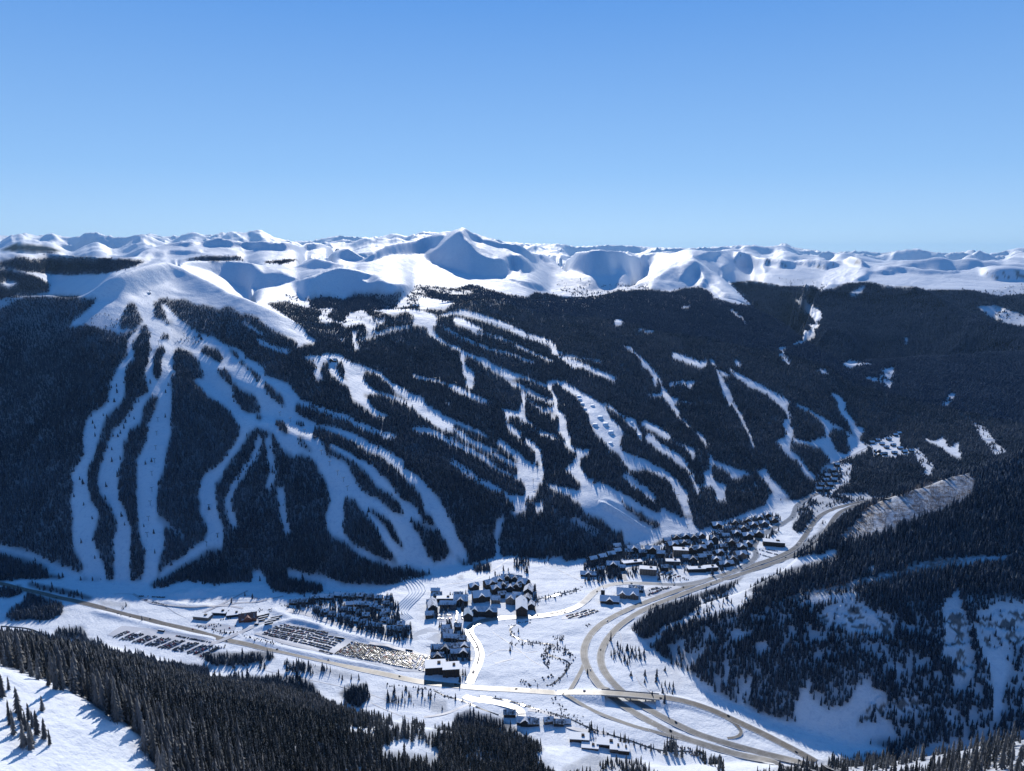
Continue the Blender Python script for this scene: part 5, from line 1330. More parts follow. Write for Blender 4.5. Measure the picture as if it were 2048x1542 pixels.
cluster('K', [(1202, 432, 15, 11, 2, -12, 'h', D_), (1282, 458, 14, 11, 2, 8, 'g', K_), (1352, 484, 15, 11, 2, -8, 'h', D_), (1442, 504, 14, 11, 2, 12, 'g', D_), (1522, 524, 15, 11, 2, 0, 'h', K_), (1592, 548, 14, 11, 2, -10, 'g', D_), (1672, 564, 14, 11, 2, 8, 'h', D_), (1752, 594, 16, 12, 2, -6, 'g', K_), (1832, 604, 14, 11, 2, 6, 'h', D_), (1905, 544, 14, 11, 2, -8, 'g', D_), (1955, 565, 14, 11, 2, 0, 'h', K_), (1965, 634, 15, 11, 2, 8, 'g', D_), (2035, 644, 14, 11, 2, -6, 'h', D_), (2062, 586, 14, 11, 2, 4, 'g', K_), (2110, 630, 14, 11, 2, 0, 'h', D_)], 'in the front row of the chalet colony', 'chalet', 'chalets in the front row', 'chalet')
cluster('N', [(380, 482, 18, 14, 4, 24, 'g', D_), (462, 462, 18, 14, 4, 22, 'G', K_), (540, 435, 18, 14, 4, 20, 'G', D_), (598, 410, 16, 14, 4, 20, 'G', K_)], 'in the stepped terrace under the dark wood', 'terraced house', 'stepped terrace', 'terraced_house', 0)
cluster('N', [(592, 352, 18, 14, 3, 10, 'g', D_), (742, 386, 30, 17, 4, 4, 'g', K_), (910, 392, 34, 16, 4, -6, 'g', D_), (560, 535, 28, 17, 4, -4, 'g', K_), (340, 595, 34, 14, 2, -6, 'g', K_), (1085, 352, 26, 17, 4, 20, 'G', D_), (1190, 335, 28, 15, 4, 0, 'h', K_), (1252, 392, 26, 15, 4, -12, 'h', D_), (1205, 455, 14, 12, 3, 0, 'G', T_), (1330, 382, 28, 15, 4, 10, 'g', D_), (1300, 556, 40, 14, 3, 4, 'f', K_), (1425, 548, 30, 14, 3, 8, 'f', D_)], 'in the upper village front', 'lodge', 'lodges in the front of the upper village', 'lodge_building', 0)
cluster('N', [(1122, 275, 22, 13, 3, 0, 'h', D_), (1202, 264, 22, 13, 3, 6, 'g', K_), (1280, 272, 20, 13, 3, -6, 'h', D_), (1342, 255, 22, 13, 3, 8, 'g', D_), (1402, 345, 22, 14, 4, 30, 'G', D_), (1455, 305, 20, 16, 5, 0, 'h', K_), (1612, 335, 28, 16, 5, -8, 'h', D_), (1702, 365, 24, 14, 4, 6, 'g', K_), (1690, 438, 26, 17, 4, 14, 'G', T_), (1562, 505, 34, 14, 3, 10, 'g', K_), (1622, 465, 20, 13, 3, 0, 'h', D_), (1500, 410, 20, 13, 3, 20, 'G', D_)], 'in the middle of the upper village', 'lodge', 'lodges in the middle of the upper village', 'lodge_building', 0)
cluster('N', [(1752, 266, 28, 15, 4, 12, 'G', K_), (1852, 246, 24, 14, 4, -6, 'g', D_), (1652, 236, 22, 14, 3, 6, 'g', K_), (1722, 196, 26, 14, 4, -10, 'h', D_), (1802, 156, 24, 14, 3, 8, 'g', D_), (1902, 146, 24, 14, 3, -4, 'g', K_), (1982, 116, 24, 14, 3, 10, 'h', D_), (1642, 136, 20, 13, 3, 0, 'h', D_), (1855, 98, 20, 13, 3, 6, 'g', K_), (1760, 120, 20, 13, 3, -8, 'h', D_), (1930, 72, 20, 13, 3, 4, 'g', D_)], 'at the back of the upper village', 'lodge', 'lodges at the back of the upper village', 'lodge_building', 0)
cluster('N', [(450, 560, 16, 12, 3, 8, 'h', D_), (640, 545, 15, 12, 3, -6, 'g', K_), (700, 400, 18, 13, 3, 0, 'h', D_), (820, 420, 18, 13, 4, 6, 'h', K_), (985, 430, 18, 13, 4, -8, 'g', D_), (1020, 545, 16, 12, 3, 0, 'h', K_), (1040, 300, 18, 13, 3, 10, 'g', D_), (1270, 470, 20, 13, 3, -6, 'h', D_), (1350, 460, 18, 13, 4, 8, 'g', K_), (1400, 430, 18, 13, 3, 0, 'h', D_), (1480, 470, 20, 13, 3, -10, 'g', D_), (1540, 365, 18, 13, 4, 6, 'h', K_), (1560, 260, 18, 13, 3, 0, 'g', D_), (1500, 235, 18, 13, 3, 12, 'h', K_), (1760, 330, 20, 13, 3, -8, 'g', D_), (1580, 190, 18, 12, 3, 4, 'h', D_)], 'filling the upper village lanes', 'inn', 'inns of the upper village', 'inn_building', 0)
cluster('T', [(1000, 468, 16, 12, 3, 10, 'g', D_), (955, 520, 16, 12, 3, -6, 'g', K_), (1020, 512, 16, 12, 3, 8, 'h', D_), (940, 560, 16, 12, 3, 6, 'g', D_), (1015, 555, 16, 12, 3, -10, 'g', K_), (900, 600, 16, 12, 3, 0, 'h', D_), (975, 600, 16, 12, 3, 10, 'g', D_), (880, 640, 17, 12, 3, -8, 'g', K_), (945, 640, 16, 12, 3, 6, 'h', D_), (1040, 420, 15, 11, 3, 0, 'g', K_)], 'in the stepped group beside the right piste', 'house', 'houses beside the right piste', 'house')
cluster('T', [(1352, 212, 15, 11, 2, 0, 'G', D_), (1402, 192, 15, 11, 2, 8, 'g', K_), (1442, 226, 15, 11, 2, -6, 'G', D_), (1502, 184, 15, 11, 2, 4, 'g', D_), (1560, 146, 15, 11, 2, 0, 'G', K_), (1592, 130, 15, 11, 2, 10, 'G', D_), (1482, 256, 15, 11, 2, -8, 'g', D_), (1542, 236, 15, 11, 2, 6, 'g', K_), (1602, 264, 15, 11, 2, 0, 'G', D_), (1400, 292, 20, 11, 2, 4, 'g', D_), (1462, 314, 18, 11, 2, 0, 'h', K_), (1552, 306, 16, 11, 2, -6, 'g', D_), (1642, 294, 16, 11, 2, 8, 'G', K_), (1702, 286, 15, 11, 2, 0, 'g', D_), (1405, 326, 22, 11, 2, 0, 'h', D_)], 'in the far forest hamlet', 'house', 'houses of the far hamlet', 'house')
cluster('O', [(330, 292, 18, 11, 2, 0, 'h', D_), (420, 338, 26, 14, 2, -8, 'g', K_), (462, 342, 16, 12, 2, 0, 'h', D_), (545, 330, 14, 10, 2, 10, 'g', G_), (602, 342, 15, 10, 2, -6, 'h', K_), (640, 330, 14, 9, 1, 0, 'g', D_)], 'on the glaring side road', 'shed', 'roadside sheds', 'roadside_shed')

# snow jumps of the terrain park: a long run-up, a flat lip and a steep face towards the valley
m_jump, nt, b = new_mat('shaped_snow', .6, .2); b.inputs['Base Color'].default_value = (.83, .85, .87, 1)
bump(nt, b, noise(nt, .4, 4), .4, .6)
def jump(z, s, wd, ht, where):
    for k_, (px, py) in enumerate(zp(z, s)):
        (x,), (y,), (g,) = pick([px], [py]); az = math.atan2(x, y)
        mb = MB(); L = ht * 2.2; secs = []
        for q, hh_, wf_ in ((-ht * 1.25, -1.2, 1.25), (-ht * .95, ht * .2, 1.12), (-ht * .25, ht * .86, .95), (0, ht, .82), (wd * .3, ht, .85), (wd * .8, ht * .9, .95), (wd * 1.6, ht * .75, 1.1)):
            secs.append([(ux * wd * .5 * wf_, q + (abs(ux) ** 2) * ht * .45, (-1.5 if abs(ux) == 1.5 else hh_ * (1 - .12 * ux * ux) if hh_ > 0 else hh_)) for ux in (-1.5, -1, -.5, 0, .5, 1, 1.5)])
        i = 0
        for sec in secs: mb.v.extend(sec)
        for a in range(len(secs) - 1):
            for c in range(6): mb.f.append((a * 7 + c, a * 7 + c + 1, (a + 1) * 7 + c + 1, (a + 1) * 7 + c)); mb.m.append(0)
        o = link('snow_jump', mb.mesh('snow_jump', m_jump), None, None, (x, y, g), -az)
        tag(o, f'shaped snow jump with shaded face, {ORD[k_]} from the bottom {where}', 'snow jump', 'terrain park jumps')
jump('D', '2005,1368 1950,1285 1895,1215 1845,1292', 15, 7.0, 'of the large jumps')
jump('D', '1740,1122 1715,1070 1820,1090 1690,1025 1680,995', 12, 4.4, 'of the small jumps')
jump('F', '210,1272 500,1190 420,1062', 11, 4.5, 'on the side pistes')

# tubing lanes: long snow berms winding down to the meadow
for k_ in range(6):
    o_ = 44 * k_
    x, y, _ = world_path(zp('L', f'{235+o_*.75:.0f},{45+o_*.05:.0f} {345+o_*.75:.0f},{200-o_*.1:.0f} {330+o_*.72:.0f},{265-o_*.05:.0f} {195+o_*.7:.0f},{400-o_*.02:.0f} {210+o_*.55:.0f},{470-o_*.1:.0f} {330+o_*.35:.0f},{530-o_*.1:.0f}'), 3., 2)
    n = len(x); tx, ty = np.gradient(x), np.gradient(y); L = np.hypot(tx, ty) + 1e-6; g = blur(ground(x, y), 3, 0)
    U = np.array([-2.4, -1.0, 0, 1.0, 2.4]); Hh = np.array([-.6, 2.0, 2.5, 2.0, -.6]); e_ = np.minimum(np.minimum(np.arange(n), n - 1 - np.arange(n)) / 4., 1)[:, None]
    V = np.stack([x[:, None] + ty[:, None] / L[:, None] * U, y[:, None] - tx[:, None] / L[:, None] * U, g[:, None] + Hh * e_ - (1 - e_) * .5], -1).reshape(-1, 3)
    i = np.arange(n * 5).reshape(n, 5); Qd = np.stack([i[:-1, :-1], i[:-1, 1:], i[1:, 1:], i[1:, :-1]], -1).reshape(-1, 4)[:, ::-1]
    tag(link('snow_berm', quad_mesh('snow_berm', V, Qd, True), m_jump), f'long winding snow berm of the tubing hill, {ORD[k_]} from the left', 'snow berm', 'tubing hill berms')
# ------------------------------------------------------------------ overpass, vehicles, lift towers
i0 = int(np.nonzero(span)[0][0]); i1 = int(np.nonzero(span)[0][-1])
bx, by, bz = h91x[i0 - 1:i1 + 2], h91y[i0 - 1:i1 + 2], deck_z[i0 - 1:i1 + 2]
tx, ty = bx[-1] - bx[0], by[-1] - by[0]; L_ = math.hypot(tx, ty); ang = math.atan2(ty, tx)
br = empty('overpass_bridge', (bx[0], by[0], 0), ang); tag(br, 'concrete overpass carrying the highway across the interstate', 'bridge')
zb0, zb1 = float(bz[0]), float(bz[-1])
def slab(x0, x1, y0, y1, top, bot):
    mb = MB(); za = lambda q: zb0 + (zb1 - zb0) * q / L_
    v = [(x, y, za(x) + dz) for dz in (bot, top) for x, y in ((x0, y0), (x1, y0), (x1, y1), (x0, y1))]
    mb.v = v; mb.f = [(3, 2, 1, 0), (4, 5, 6, 7), (0, 1, 5, 4), (1, 2, 6, 5), (2, 3, 7, 6), (3, 0, 4, 7)]; mb.m = [0] * 6
    return mb
link('deck', slab(-3, L_ + 3, -8, 8, .05, -1.5).mesh('deck', m_concrete), None, br)
for s_ in (-1, 1): link('parapet', slab(-3, L_ + 3, s_ * 8 - .25 + (.26 if s_ > 0 else -.26), s_ * 8 + .25 + (.26 if s_ > 0 else -.26), 1.1, -.6).mesh('parapet', m_concrete), None, br)
for q in (.22, .5, .78):
    for yy in (-5, 0, 5):
        gx, gy = bx[0] + math.cos(ang) * L_ * q - math.sin(ang) * yy, by[0] + math.sin(ang) * L_ * q + math.cos(ang) * yy
        g = float(ground(np.array([gx]), np.array([gy]))[0])
        link('pier', MB().prism([(L_ * q + .7 * math.cos(a), yy + .7 * math.sin(a)) for a in np.arange(8) * math.pi / 4], g - 1, zb0 + (zb1 - zb0) * q - 1.49).mesh('pier', m_concrete), None, br)

PAINT = {}
for nm, c, me_ in (('black', (.012, .012, .014), .2), ('charcoal', (.04, .042, .046), .4), ('white', (.7, .71, .72), 0), ('silver', (.42, .43, .45), .5), ('red', (.32, .02, .02), .1), ('blue', (.02, .06, .25), .2), ('grey', (.13, .135, .14), .4)):
    m, nt, b = new_mat(nm + '_car_paint', .28, .6); b.inputs['Base Color'].default_value = (*c, 1); b.inputs['Metallic'].default_value = me_; PAINT[nm] = m
m_tyre, nt, b = new_mat('tyre_rubber', .8, .2); b.inputs['Base Color'].default_value = (.012, .012, .013, 1)
def loft(mb, secs, m):
    """closed sections (lists of points) joined into a skin"""
    n = len(secs[0]); i = len(mb.v)
    for s_ in secs: mb.v.extend(s_)
    for a in range(len(secs) - 1):
        for k in range(n): mb.f.append((i + a * n + k, i + a * n + (k + 1) % n, i + (a + 1) * n + (k + 1) % n, i + (a + 1) * n + k)); mb.m.append(m)
    mb.f.append(tuple(i + k for k in range(n))[::-1]); mb.m.append(m); mb.f.append(tuple(i + (len(secs) - 1) * n + k for k in range(n))); mb.m.append(m)
def car_body(suv):
    mb = MB(); hb = .95 if suv else .82
    def sec(x, w_, z0, z1): return [(x, -w_, z0), (x, w_, z0), (x, w_ * 1.03, (z0 + z1) / 2), (x, w_ * .93, z1), (x, -w_ * .93, z1), (x, -w_ * 1.03, (z0 + z1) / 2)]
    loft(mb, [sec(-2.3, .78, .4, hb - .12), sec(-2.1, .88, .3, hb), sec(-.2, .92, .28, hb), sec(1.0, .92, .28, hb), sec(1.9, .86, .3, hb - .12), sec(2.25, .72, .4, hb - .28)], 0)
    return mb
def car_mesh(paint, suv):
    mb = car_body(suv); hb = .95 if suv else .82; ht = 1.78 if suv else 1.45; xr = -2.0 if suv else -1.6
    def sec(x0, x1, w0, w1): pass
    b0 = [(xr, -.82, hb - .02), (.95, -.82, hb - .02), (.95, .82, hb - .02), (xr, .82, hb - .02)]
    t0 = [(xr + .35, -.66, ht), (.15, -.66, ht), (.15, .66, ht), (xr + .35, .66, ht)]
    i = len(mb.v); mb.v.extend(b0 + t0)
    for k in range(4): mb.f.append((i + k, i + (k + 1) % 4, i + 4 + (k + 1) % 4, i + 4 + k)); mb.m.append(1)
    mb.f.append((i + 4, i + 5, i + 6, i + 7)); mb.m.append(0)
    for wx_ in (-1.4, 1.4):
        for s_ in (-1, 1):
            c = [(wx_ + .34 * math.cos(a), .34 + .34 * math.sin(a)) for a in np.arange(8) * math.pi / 4]
            i = len(mb.v); mb.v.extend([(x, s_ * .72, z) for x, z in c] + [(x, s_ * .97, z) for x, z in c])
            for k in range(8): mb.f.append((i + k, i + (k + 1) % 8, i + 8 + (k + 1) % 8, i + 8 + k) if s_ < 0 else (i + 8 + k, i + 8 + (k + 1) % 8, i + (k + 1) % 8, i + k)); mb.m.append(2)
            mb.f.append(tuple(i + 8 + k for k in range(8)) if s_ < 0 else tuple(i + 8 + k for k in range(8))[::-1]); mb.m.append(2)
    return mb, mb.mesh('car', paint, m_glass, m_tyre)
CARS = {(p, s_): car_mesh(PAINT[p], s_) for p in PAINT for s_ in (0, 1)}
CW = ['black'] * 5 + ['charcoal'] * 5 + ['grey'] * 3 + ['white'] * 3 + ['silver'] * 3 + ['red', 'blue']
ALLCARS = []     # (x, y, z, heading, paint, suv, label bits)
def car_rows(z, rows, where, gap=2.65, fillp=.92, name=ORD):
    """rows of parked cars: each row a photo segment near -> far"""
    for r_, seg in enumerate(rows):
        p = zp(z, seg); (xa, xb), (ya, yb), _ = pick(p[:, 0], p[:, 1])
        L = math.hypot(xb - xa, yb - ya); a = math.atan2(yb - ya, xb - xa); n = int(L / gap); k_ = 0
        for i in range(n):
            if rng.uniform() > fillp: continue
            t = (i + .5) / n; x, y = xa + (xb - xa) * t, ya + (yb - ya) * t
            ALLCARS.append([x, y, 0, a + math.pi / 2 + (math.pi if rng.uniform() < .4 else 0) + rng.normal(0, .04), CW[int(rng.integers(0, len(CW)))], int(rng.uniform() < .65), ORD[min(k_, 39)], ORD[min(r_, 39)], where]); k_ += 1
rows = []
for i in range(14):
    x0 = 235 + i * 66; y0 = 592 + i * 14.0 + (10 if i % 2 else 0)
    x1 = x0 + 150 + i * 5; y1 = y0 - 66 - i * 2.2
    if i > 11: x0 += 40; y0 -= 10
    rows.append(f'{x0:.0f},{y0:.0f} {x1:.0f},{y1:.0f}')
rows2 = []
for i in range(14):
    x0 = 240 + i * 66 + 28; y0 = 592 + i * 14.0 + (10 if i % 2 else 0) + 3
    rows2.append(f'{x0:.0f},{y0:.0f} {x0+140+i*5:.0f},{y0-62-i*2.2:.0f}')
car_rows('S', [r for ab in zip(rows, rows2) for r in ab], 'left lot')
car_rows('S', ['880,575 1010,600', '1010,600 1240,645'], 'edge of left lot')
car_rows('S', ['1180,715 1420,690', '1270,690 1400,672'], 'patch below the crossroads', 4.5, .7)
rows = [f'{640+i*22:.0f},{650-i*13.5:.0f} {1230+i*14 - (i>5)*60:.0f},{772-i*23+ (0 if i<4 else 6):.0f}' for i in range(8)]
rows = ['640,655 1000,738', '655,640 1010,718', '690,622 1060,705', '705,606 1085,690', '745,590 1140,672', '765,578 1160,655', '820,566 1200,640', '860,560 1280,636', '1010,738 1330,820', '1030,718 1350,800', '1075,700 1390,775', '1100,682 1410,755', '1150,665 1450,735', '1180,648 1480,715', '1220,825 1360,860', '1250,640 1310,650']
car_rows('K', rows, 'dark half of the big lot', 2.7, .92)
rows = []
for i in range(22):
    f = i / 21.0
    x0, y0 = 1385 + f * 905, 862 + f * 178; x1, y1 = 1560 + f * 790, 737 + f * 150
    rows.append(f'{x0:.0f},{y0:.0f} {x1:.0f},{y1:.0f}')
    if i < 18: rows.append(f'{x0+20:.0f},{y0+4:.0f} {x1+20:.0f},{y1+4:.0f}')
car_rows('K', rows, 'glinting half of the big lot', 2.7, .9)
car_rows('N', ['870,760 1080,690', '880,745 1060,690', '870,720 1000,690', '900,705 960,690', '120,955 350,885', '160,965 400,890', '250,960 430,900'], 'roadside lots', 2.9, .85)
car_rows('N', [f'{950+i*40:.0f},{575+i*7:.0f} {1010+i*38:.0f},{525+i*16:.0f}' for i in range(7)], 'lot beside the tan block', 3.0, .8)
car_rows('N', ['1830,380 1990,430', '1860,350 2030,400', '1900,340 2040,370'], 'lot by the long dark block', 3.2, .8)
car_rows('S', ['1210,470 1330,445', '1240,485 1350,460', '1330,410 1450,395', '1420,500 1500,465', '560,205 800,270', '500,170 770,180'], 'maintenance yard', 3.6, .75)
car_rows('L', ['640,500 790,500', '640,470 780,465', '660,440 750,430', '840,420 830,540', '905,400 890,520'], 'small village lot', 2.9, .85)
# moving traffic
TR_ = []
for (x, y, z_), n_, nm, off in ((ia, 15, 'upper carriageway of the interstate', 2.5), (ib, 14, 'lower carriageway of the interstate', -2.5), (acc, 16, 'bright access road', 3.5), ((h91x, h91y, deck_z), 16, 'straight highway', 3.0)):
    seg = np.linspace(6, len(x) - 6, n_).astype(int) + rng.integers(-4, 5, n_)
    pxs, _ = project(x[seg], y[seg], z_[seg]); seg = seg[np.argsort(pxs)]
    for q, s_ in enumerate(seg):
        a = math.atan2(y[s_ + 1] - y[s_ - 1], x[s_ + 1] - x[s_ - 1]); sd = off * (1 if rng.uniform() < .5 else -1)
        TR_.append([x[s_] - math.sin(a) * sd, y[s_] + math.cos(a) * sd, z_[s_] + .3, a, CW[int(rng.integers(0, len(CW)))], int(rng.uniform() < .6), q, nm])
for x, y, z_, a, p, s_, q, nm in TR_:
    o = link('car', CARS[(p, s_)][1], None, None, (x, y, z_), a)
    kind_ = 'utility vehicle' if s_ else 'saloon car'
    tag(o, f'{p} {kind_} driving, {ORD[q]} from the left on the {nm}', 'car', 'cars driving on the roads')
ga = np.array([[c[0], c[1]] for c in ALLCARS]); gz_ = ground(ga[:, 0], ga[:, 1]) + .32
dd_ = np.hypot(ga[:, 0], ga[:, 1]); pxc, pyc = project(ga[:, 0], ga[:, 1], gz_)
near300 = set(np.argsort(dd_ + 1e5 * ((pxc < 0) | (pxc > 2048)))[:300 - len(TR_)].tolist())
masses = {}
for i, c in enumerate(ALLCARS):
    x, y, _, a, p, s_, kk, rr, where = c
    if i in near300:
        o = link('parked_car', CARS[(p, s_)][1], None, None, (x, y, float(gz_[i])), a)
        tag(o, f'{p} parked {"off-roader" if s_ else "saloon"}, {kk} in the {rr} row, {where}', 'car', 'cars parked in the valley lots')
    else:
        masses.setdefault((p, s_), []).append((x, y, float(gz_[i]), a))
V_ = []; F_ = []; M_ = []; off = 0; mats = [PAINT[p] for p in PAINT] + [m_glass, m_tyre]; pi_ = {p: k for k, p in enumerate(PAINT)}
for (p, s_), L in masses.items():
    mb = CARS[(p, s_)][0]; tv = np.array(mb.v)
    for x, y, z_, a in L:
        ca, sa = math.cos(a), math.sin(a)
        V_.extend(np.stack([tv[:, 0] * ca - tv[:, 1] * sa + x, tv[:, 0] * sa + tv[:, 1] * ca + y, tv[:, 2] + z_], -1).tolist())
        F_.extend([tuple(k + off for k in f) for f in mb.f]); M_.extend([pi_[p] if m == 0 else (len(PAINT) + m - 1) for m in mb.m]); off += len(tv)
me = bpy.data.meshes.new('parked_cars'); me.from_pydata(V_, [], F_)
for m in mats: me.materials.append(m)
me.polygons.foreach_set('material_index', M_); me.update()
tag(link('parked_cars', me), 'the many further cars packed in rows across the valley parking lots', 'cars', 'cars parked in the valley lots', 'stuff')
# coaches, trailers and a lorry
def long_vehicle(z, x, y, length, rot, paint, name, label, cat):
    px, py = zp(z, f'{x},{y}')[0]; (X,), (Y,), (g,) = pick([px], [py])
    e = empty(name, (X, Y, g + .3), math.radians(rot)); tag(e, label, cat, 'long vehicles in the yards')
    l = length / 2
    link('body', MB().prism([(-l, -1.25), (l - .4, -1.25), (l, -.9), (l, .9), (l - .4, 1.25), (-l, 1.25)], .5, 3.2).mesh('body', PAINT[paint]), None, e)
    link('window_band', MB().box(-l * .9, l * .9, -1.28, 1.28, 1.7, 2.5).mesh('window_band', m_glass), None, e)
    link('roof_snow', MB().box(-l, l - .4, -1.2, 1.2, 3.203, 3.4).mesh('roof_snow', m_rooffull), None, e)
    for wx_ in (-l * .65, l * .65):
        for s_ in (-1, 1):
            mb = MB(); c = [(wx_ + .5 * math.cos(a), .5 + .5 * math.sin(a)) for a in np.arange(10) * math.pi / 5]
            loft(mb, [[(x, s_ * 1.0, q) for x, q in c], [(x, s_ * 1.27, q) for x, q in c]], 0); link('wheel', mb.mesh('wheel', m_tyre), None, e)
for k, (x, y, L, r_) in enumerate([(1740, 378, 18, 28), (1775, 392, 18, 28), (1800, 362, 14, 28), (1850, 430, 22, 28), (1880, 410, 22, 28), (1910, 385, 22, 28), (1830, 455, 16, 28), (1760, 420, 12, 28)]):
    long_vehicle('S', x, y, L, r_, 'charcoal', 'coach', f'dark coach with snowy roof, {ORD[k]} in the parked rank beside the rusty shed', 'coach')
long_vehicle('S', 730, 528, 14, -15, 'black', 'coach', 'single black coach standing by the top edge of the left parking lot', 'coach')
long_vehicle('K', 1440, 705, 14, -15, 'black', 'coach', 'single black coach on the lane behind the big parking lot', 'coach')
long_vehicle('L', 350, 830, 13, -15, 'black', 'coach', 'black coach on the snowy lane between the pond and the big lot', 'coach')
long_vehicle('K', 580, 562, 8, -5, 'charcoal', 'lorry', 'short dark lorry at the lower gate of the maintenance yard', 'lorry')

# lift towers: tube, crossarm and two sheave trains
tw = MB().prism([(.45 * math.cos(a), .45 * math.sin(a)) for a in np.arange(8) * math.pi / 4], -1.5, 11.0).mesh('tower_tube', m_steel)
ta = MB().box(-3.4, 3.4, -.3, .3, 10.8, 11.5).mesh('crossarm', m_steel)
ts = MB().box(-.3, .3, -2.2, 2.2, 11.4, 11.9).mesh('sheave_train', m_steel)
def lift(z, s, where, scale=1.0):
    p = zp(z, s); p = p[np.argsort(-p[:, 1])]; x, y, g = pick(p[:, 0], p[:, 1])
    for i in range(len(x)):
        j, k = max(i - 1, 0), min(i + 1, len(x) - 1)
        a = math.atan2(y[k] - y[j], x[k] - x[j]) - math.pi / 2 if len(x) > 1 else 0
        e = empty('lift_tower', (x[i], y[i], g[i]), a); e.scale = (scale,) * 3
        tag(e, f'grey T-shaped chairlift tower, {ORD[i]} from the bottom on the {where}', 'lift tower', 'chairlift towers')
        link('tower_tube', tw, None, e); link('crossarm', ta, None, e)
        for q in (-3.1, 3.1): link('sheave_train', ts, None, e, (q, 0, 0))
lift('4', '925,420 918,500 912,585 905,660 890,735 890,830 880,910 870,1000 862,1095 850,1200', 'third run from the left')
lift('4', '1300,655 1245,700 1225,930 1275,1100 1210,1150', 'narrow curving shaded run')
lift('C', '835,150 920,265 1000,360 1100,520 1060,430 1700,1330', 'broad shaded central run')
lift('B', '410,1190 515,1250 660,1370 770,1440', 'sunlit junction of runs')
lift('E', '1210,440 1250,330 1230,560', 'bright gully run in the centre')
lift('G', '455,300 690,470 900,700 1000,1010', 'long bright run on the right')
lift('D', '875,760 1000,700 420,880 210,830', 'upper central run')
lift('A', '1040,500 1220,480 960,560 870,40', 'upper slopes of the white dome')
near_sets = []
# foreground slope and ledge, the largest trees of the picture
x, y, z, h, c = plant(3.6, 230, 1000, 14.0, {1: .88, 2: .12, 5: .55, 6: .3, 7: .2, 8: .7})
lone = [(28,1470),(40,1440),(52,1462),(60,1480),(48,1495),(66,1455),(75,1470),(36,1425),(20,1450),(5,1395),(90,1478),(18,1380),(98,1372),(85,1422),(45,1452),(58,1440),(64,1490),(100,1490),(112,1378),(122,1380),(62,1500)]
lx, ly, lz = pick([p[0] for p in lone], [p[1] for p in lone])
near = dict(x=np.concatenate([x, lx]), y=np.concatenate([y, ly]), z=np.concatenate([z, lz - .3]), h=np.concatenate([h, rng.uniform(7, 13, len(lx))]), lone=np.concatenate([np.zeros(len(x), bool), np.ones(len(lx), bool)]))
def sel(dct, m): return {k: v[m] for k, v in dct.items()}
def mass(name, tpl, s, mat, label, wf=1.0):
    w = s['h'] * wf * rng.uniform(.8, 1.25, len(s['x']))
    return tree_mass(name, tpl, s['x'], s['y'], s['z'], s['h'], w, mat, label, 'forest masses')
d = np.hypot(near['x'], near['y'])
pxn, pyn = project(near['x'], near['y'], near['z'] + near['h'])
vis = (pxn > 0) & (pxn < 2048) & (pyn < 1542)
size = np.where(vis, near['h'] / d, 0); size = np.where(near['lone'], 1, size)
order = np.argsort(-size); big = np.zeros(len(d), bool); big[order[:300]] = True
INDIV = sel(near, big); rest = sel(near, ~big)
dr = np.hypot(rest['x'], rest['y'])
left = rest['x'] < 150
dead = (~np.isin(np.arange(len(dr)), [-1])) & (rng.uniform(0, 1, len(dr)) < .035)
mass('dead_trees', ASP, sel(rest, dead), m_snag, 'bare grey dead trunks standing among the near conifers', .55)
rest = sel(rest, ~dead); dr = dr[~dead]; left = left[~dead]
mass('foreground_forest', LOD[0], sel(rest, left & (dr < 620)), m_con_near, 'dense snow-dusted conifer forest below the open snow slope, bottom left')
mass('lower_foreground_forest', LOD[1], sel(rest, left & (dr >= 620)), m_con_near, 'dense dark conifer forest between the near slope and the pale meadow')
mass('ledge_forest', LOD[0], sel(rest, ~left), m_con_near, 'spiky conifers over patchy snow on the near ledge, bottom right')
# valley, near hill, mountain
def planted(*a):
    x, y, z, h, c = plant(*a); return dict(x=x, y=y, z=z, h=h, c=c)
v = planted(3.7, 1000, 1650, 13.0, {1: .87, 2: .09, 5: .36, 6: .42, 7: .0, 8: .8})
px, py = project(v['x'], v['y'], v['z'])
hill = (px > 1240) & (py > 1000)
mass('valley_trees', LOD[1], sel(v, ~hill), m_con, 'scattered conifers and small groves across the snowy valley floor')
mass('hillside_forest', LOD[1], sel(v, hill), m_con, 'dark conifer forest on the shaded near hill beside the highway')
iso = [('4', '682,210 685,245 670,300 605,380 542,425 556,455 557,500 467,755 485,780 490,905 540,985 475,1125 555,1215 813,300 760,340 770,350 785,400 757,385 735,420 725,455 662,500 690,505 705,485 655,580 630,570 655,650 603,640 621,795 711,970 729,1020 647,55 968,390 887,650 852,665 843,1030 901,1070 907,1185 985,205 970,245 1224,930 1273,1090 880,190'),
       ('E', '820,1370 905,1330 955,1330 1275,1210 1090,1320'), ('px', '463,1204 490,1190 505,1195 520,1160 1175,1345 1290,1350 1312,1362 1330,1340 1325,1385 1255,1300 1235,1290 1262,1350 1238,1310 1020,1300 1037,1262 1130,1300')]
ixx = np.concatenate([zp(a, b_) for a, b_ in iso]); ix_, iy_, iz_ = pick(ixx[:, 0], ixx[:, 1] + 2)
v = planted(4.6, 1650, 2500, 11.8, {1: .92, 2: .10, 5: .4, 6: .4, 8: .7})
v = {k: np.concatenate([v[k], q_]) for k, q_ in dict(x=ix_, y=iy_, z=iz_ - .3, h=rng.uniform(9, 15, len(ix_)), c=np.ones(len(ix_))).items()}
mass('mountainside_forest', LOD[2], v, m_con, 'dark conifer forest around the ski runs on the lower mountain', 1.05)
v = planted(5.3, 2500, 3300, 11.5, {1: .95, 2: .14, 5: .42})
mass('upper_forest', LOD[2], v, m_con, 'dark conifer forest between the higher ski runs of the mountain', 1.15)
v = planted(6.2, 3300, 5000, 12.0, {1: .97, 2: .14, 5: .4})
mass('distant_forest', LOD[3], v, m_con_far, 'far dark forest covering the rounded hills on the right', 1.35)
v = planted(8.5, 5000, 7000, 13.0, {1: .97, 2: .08, 5: .3})
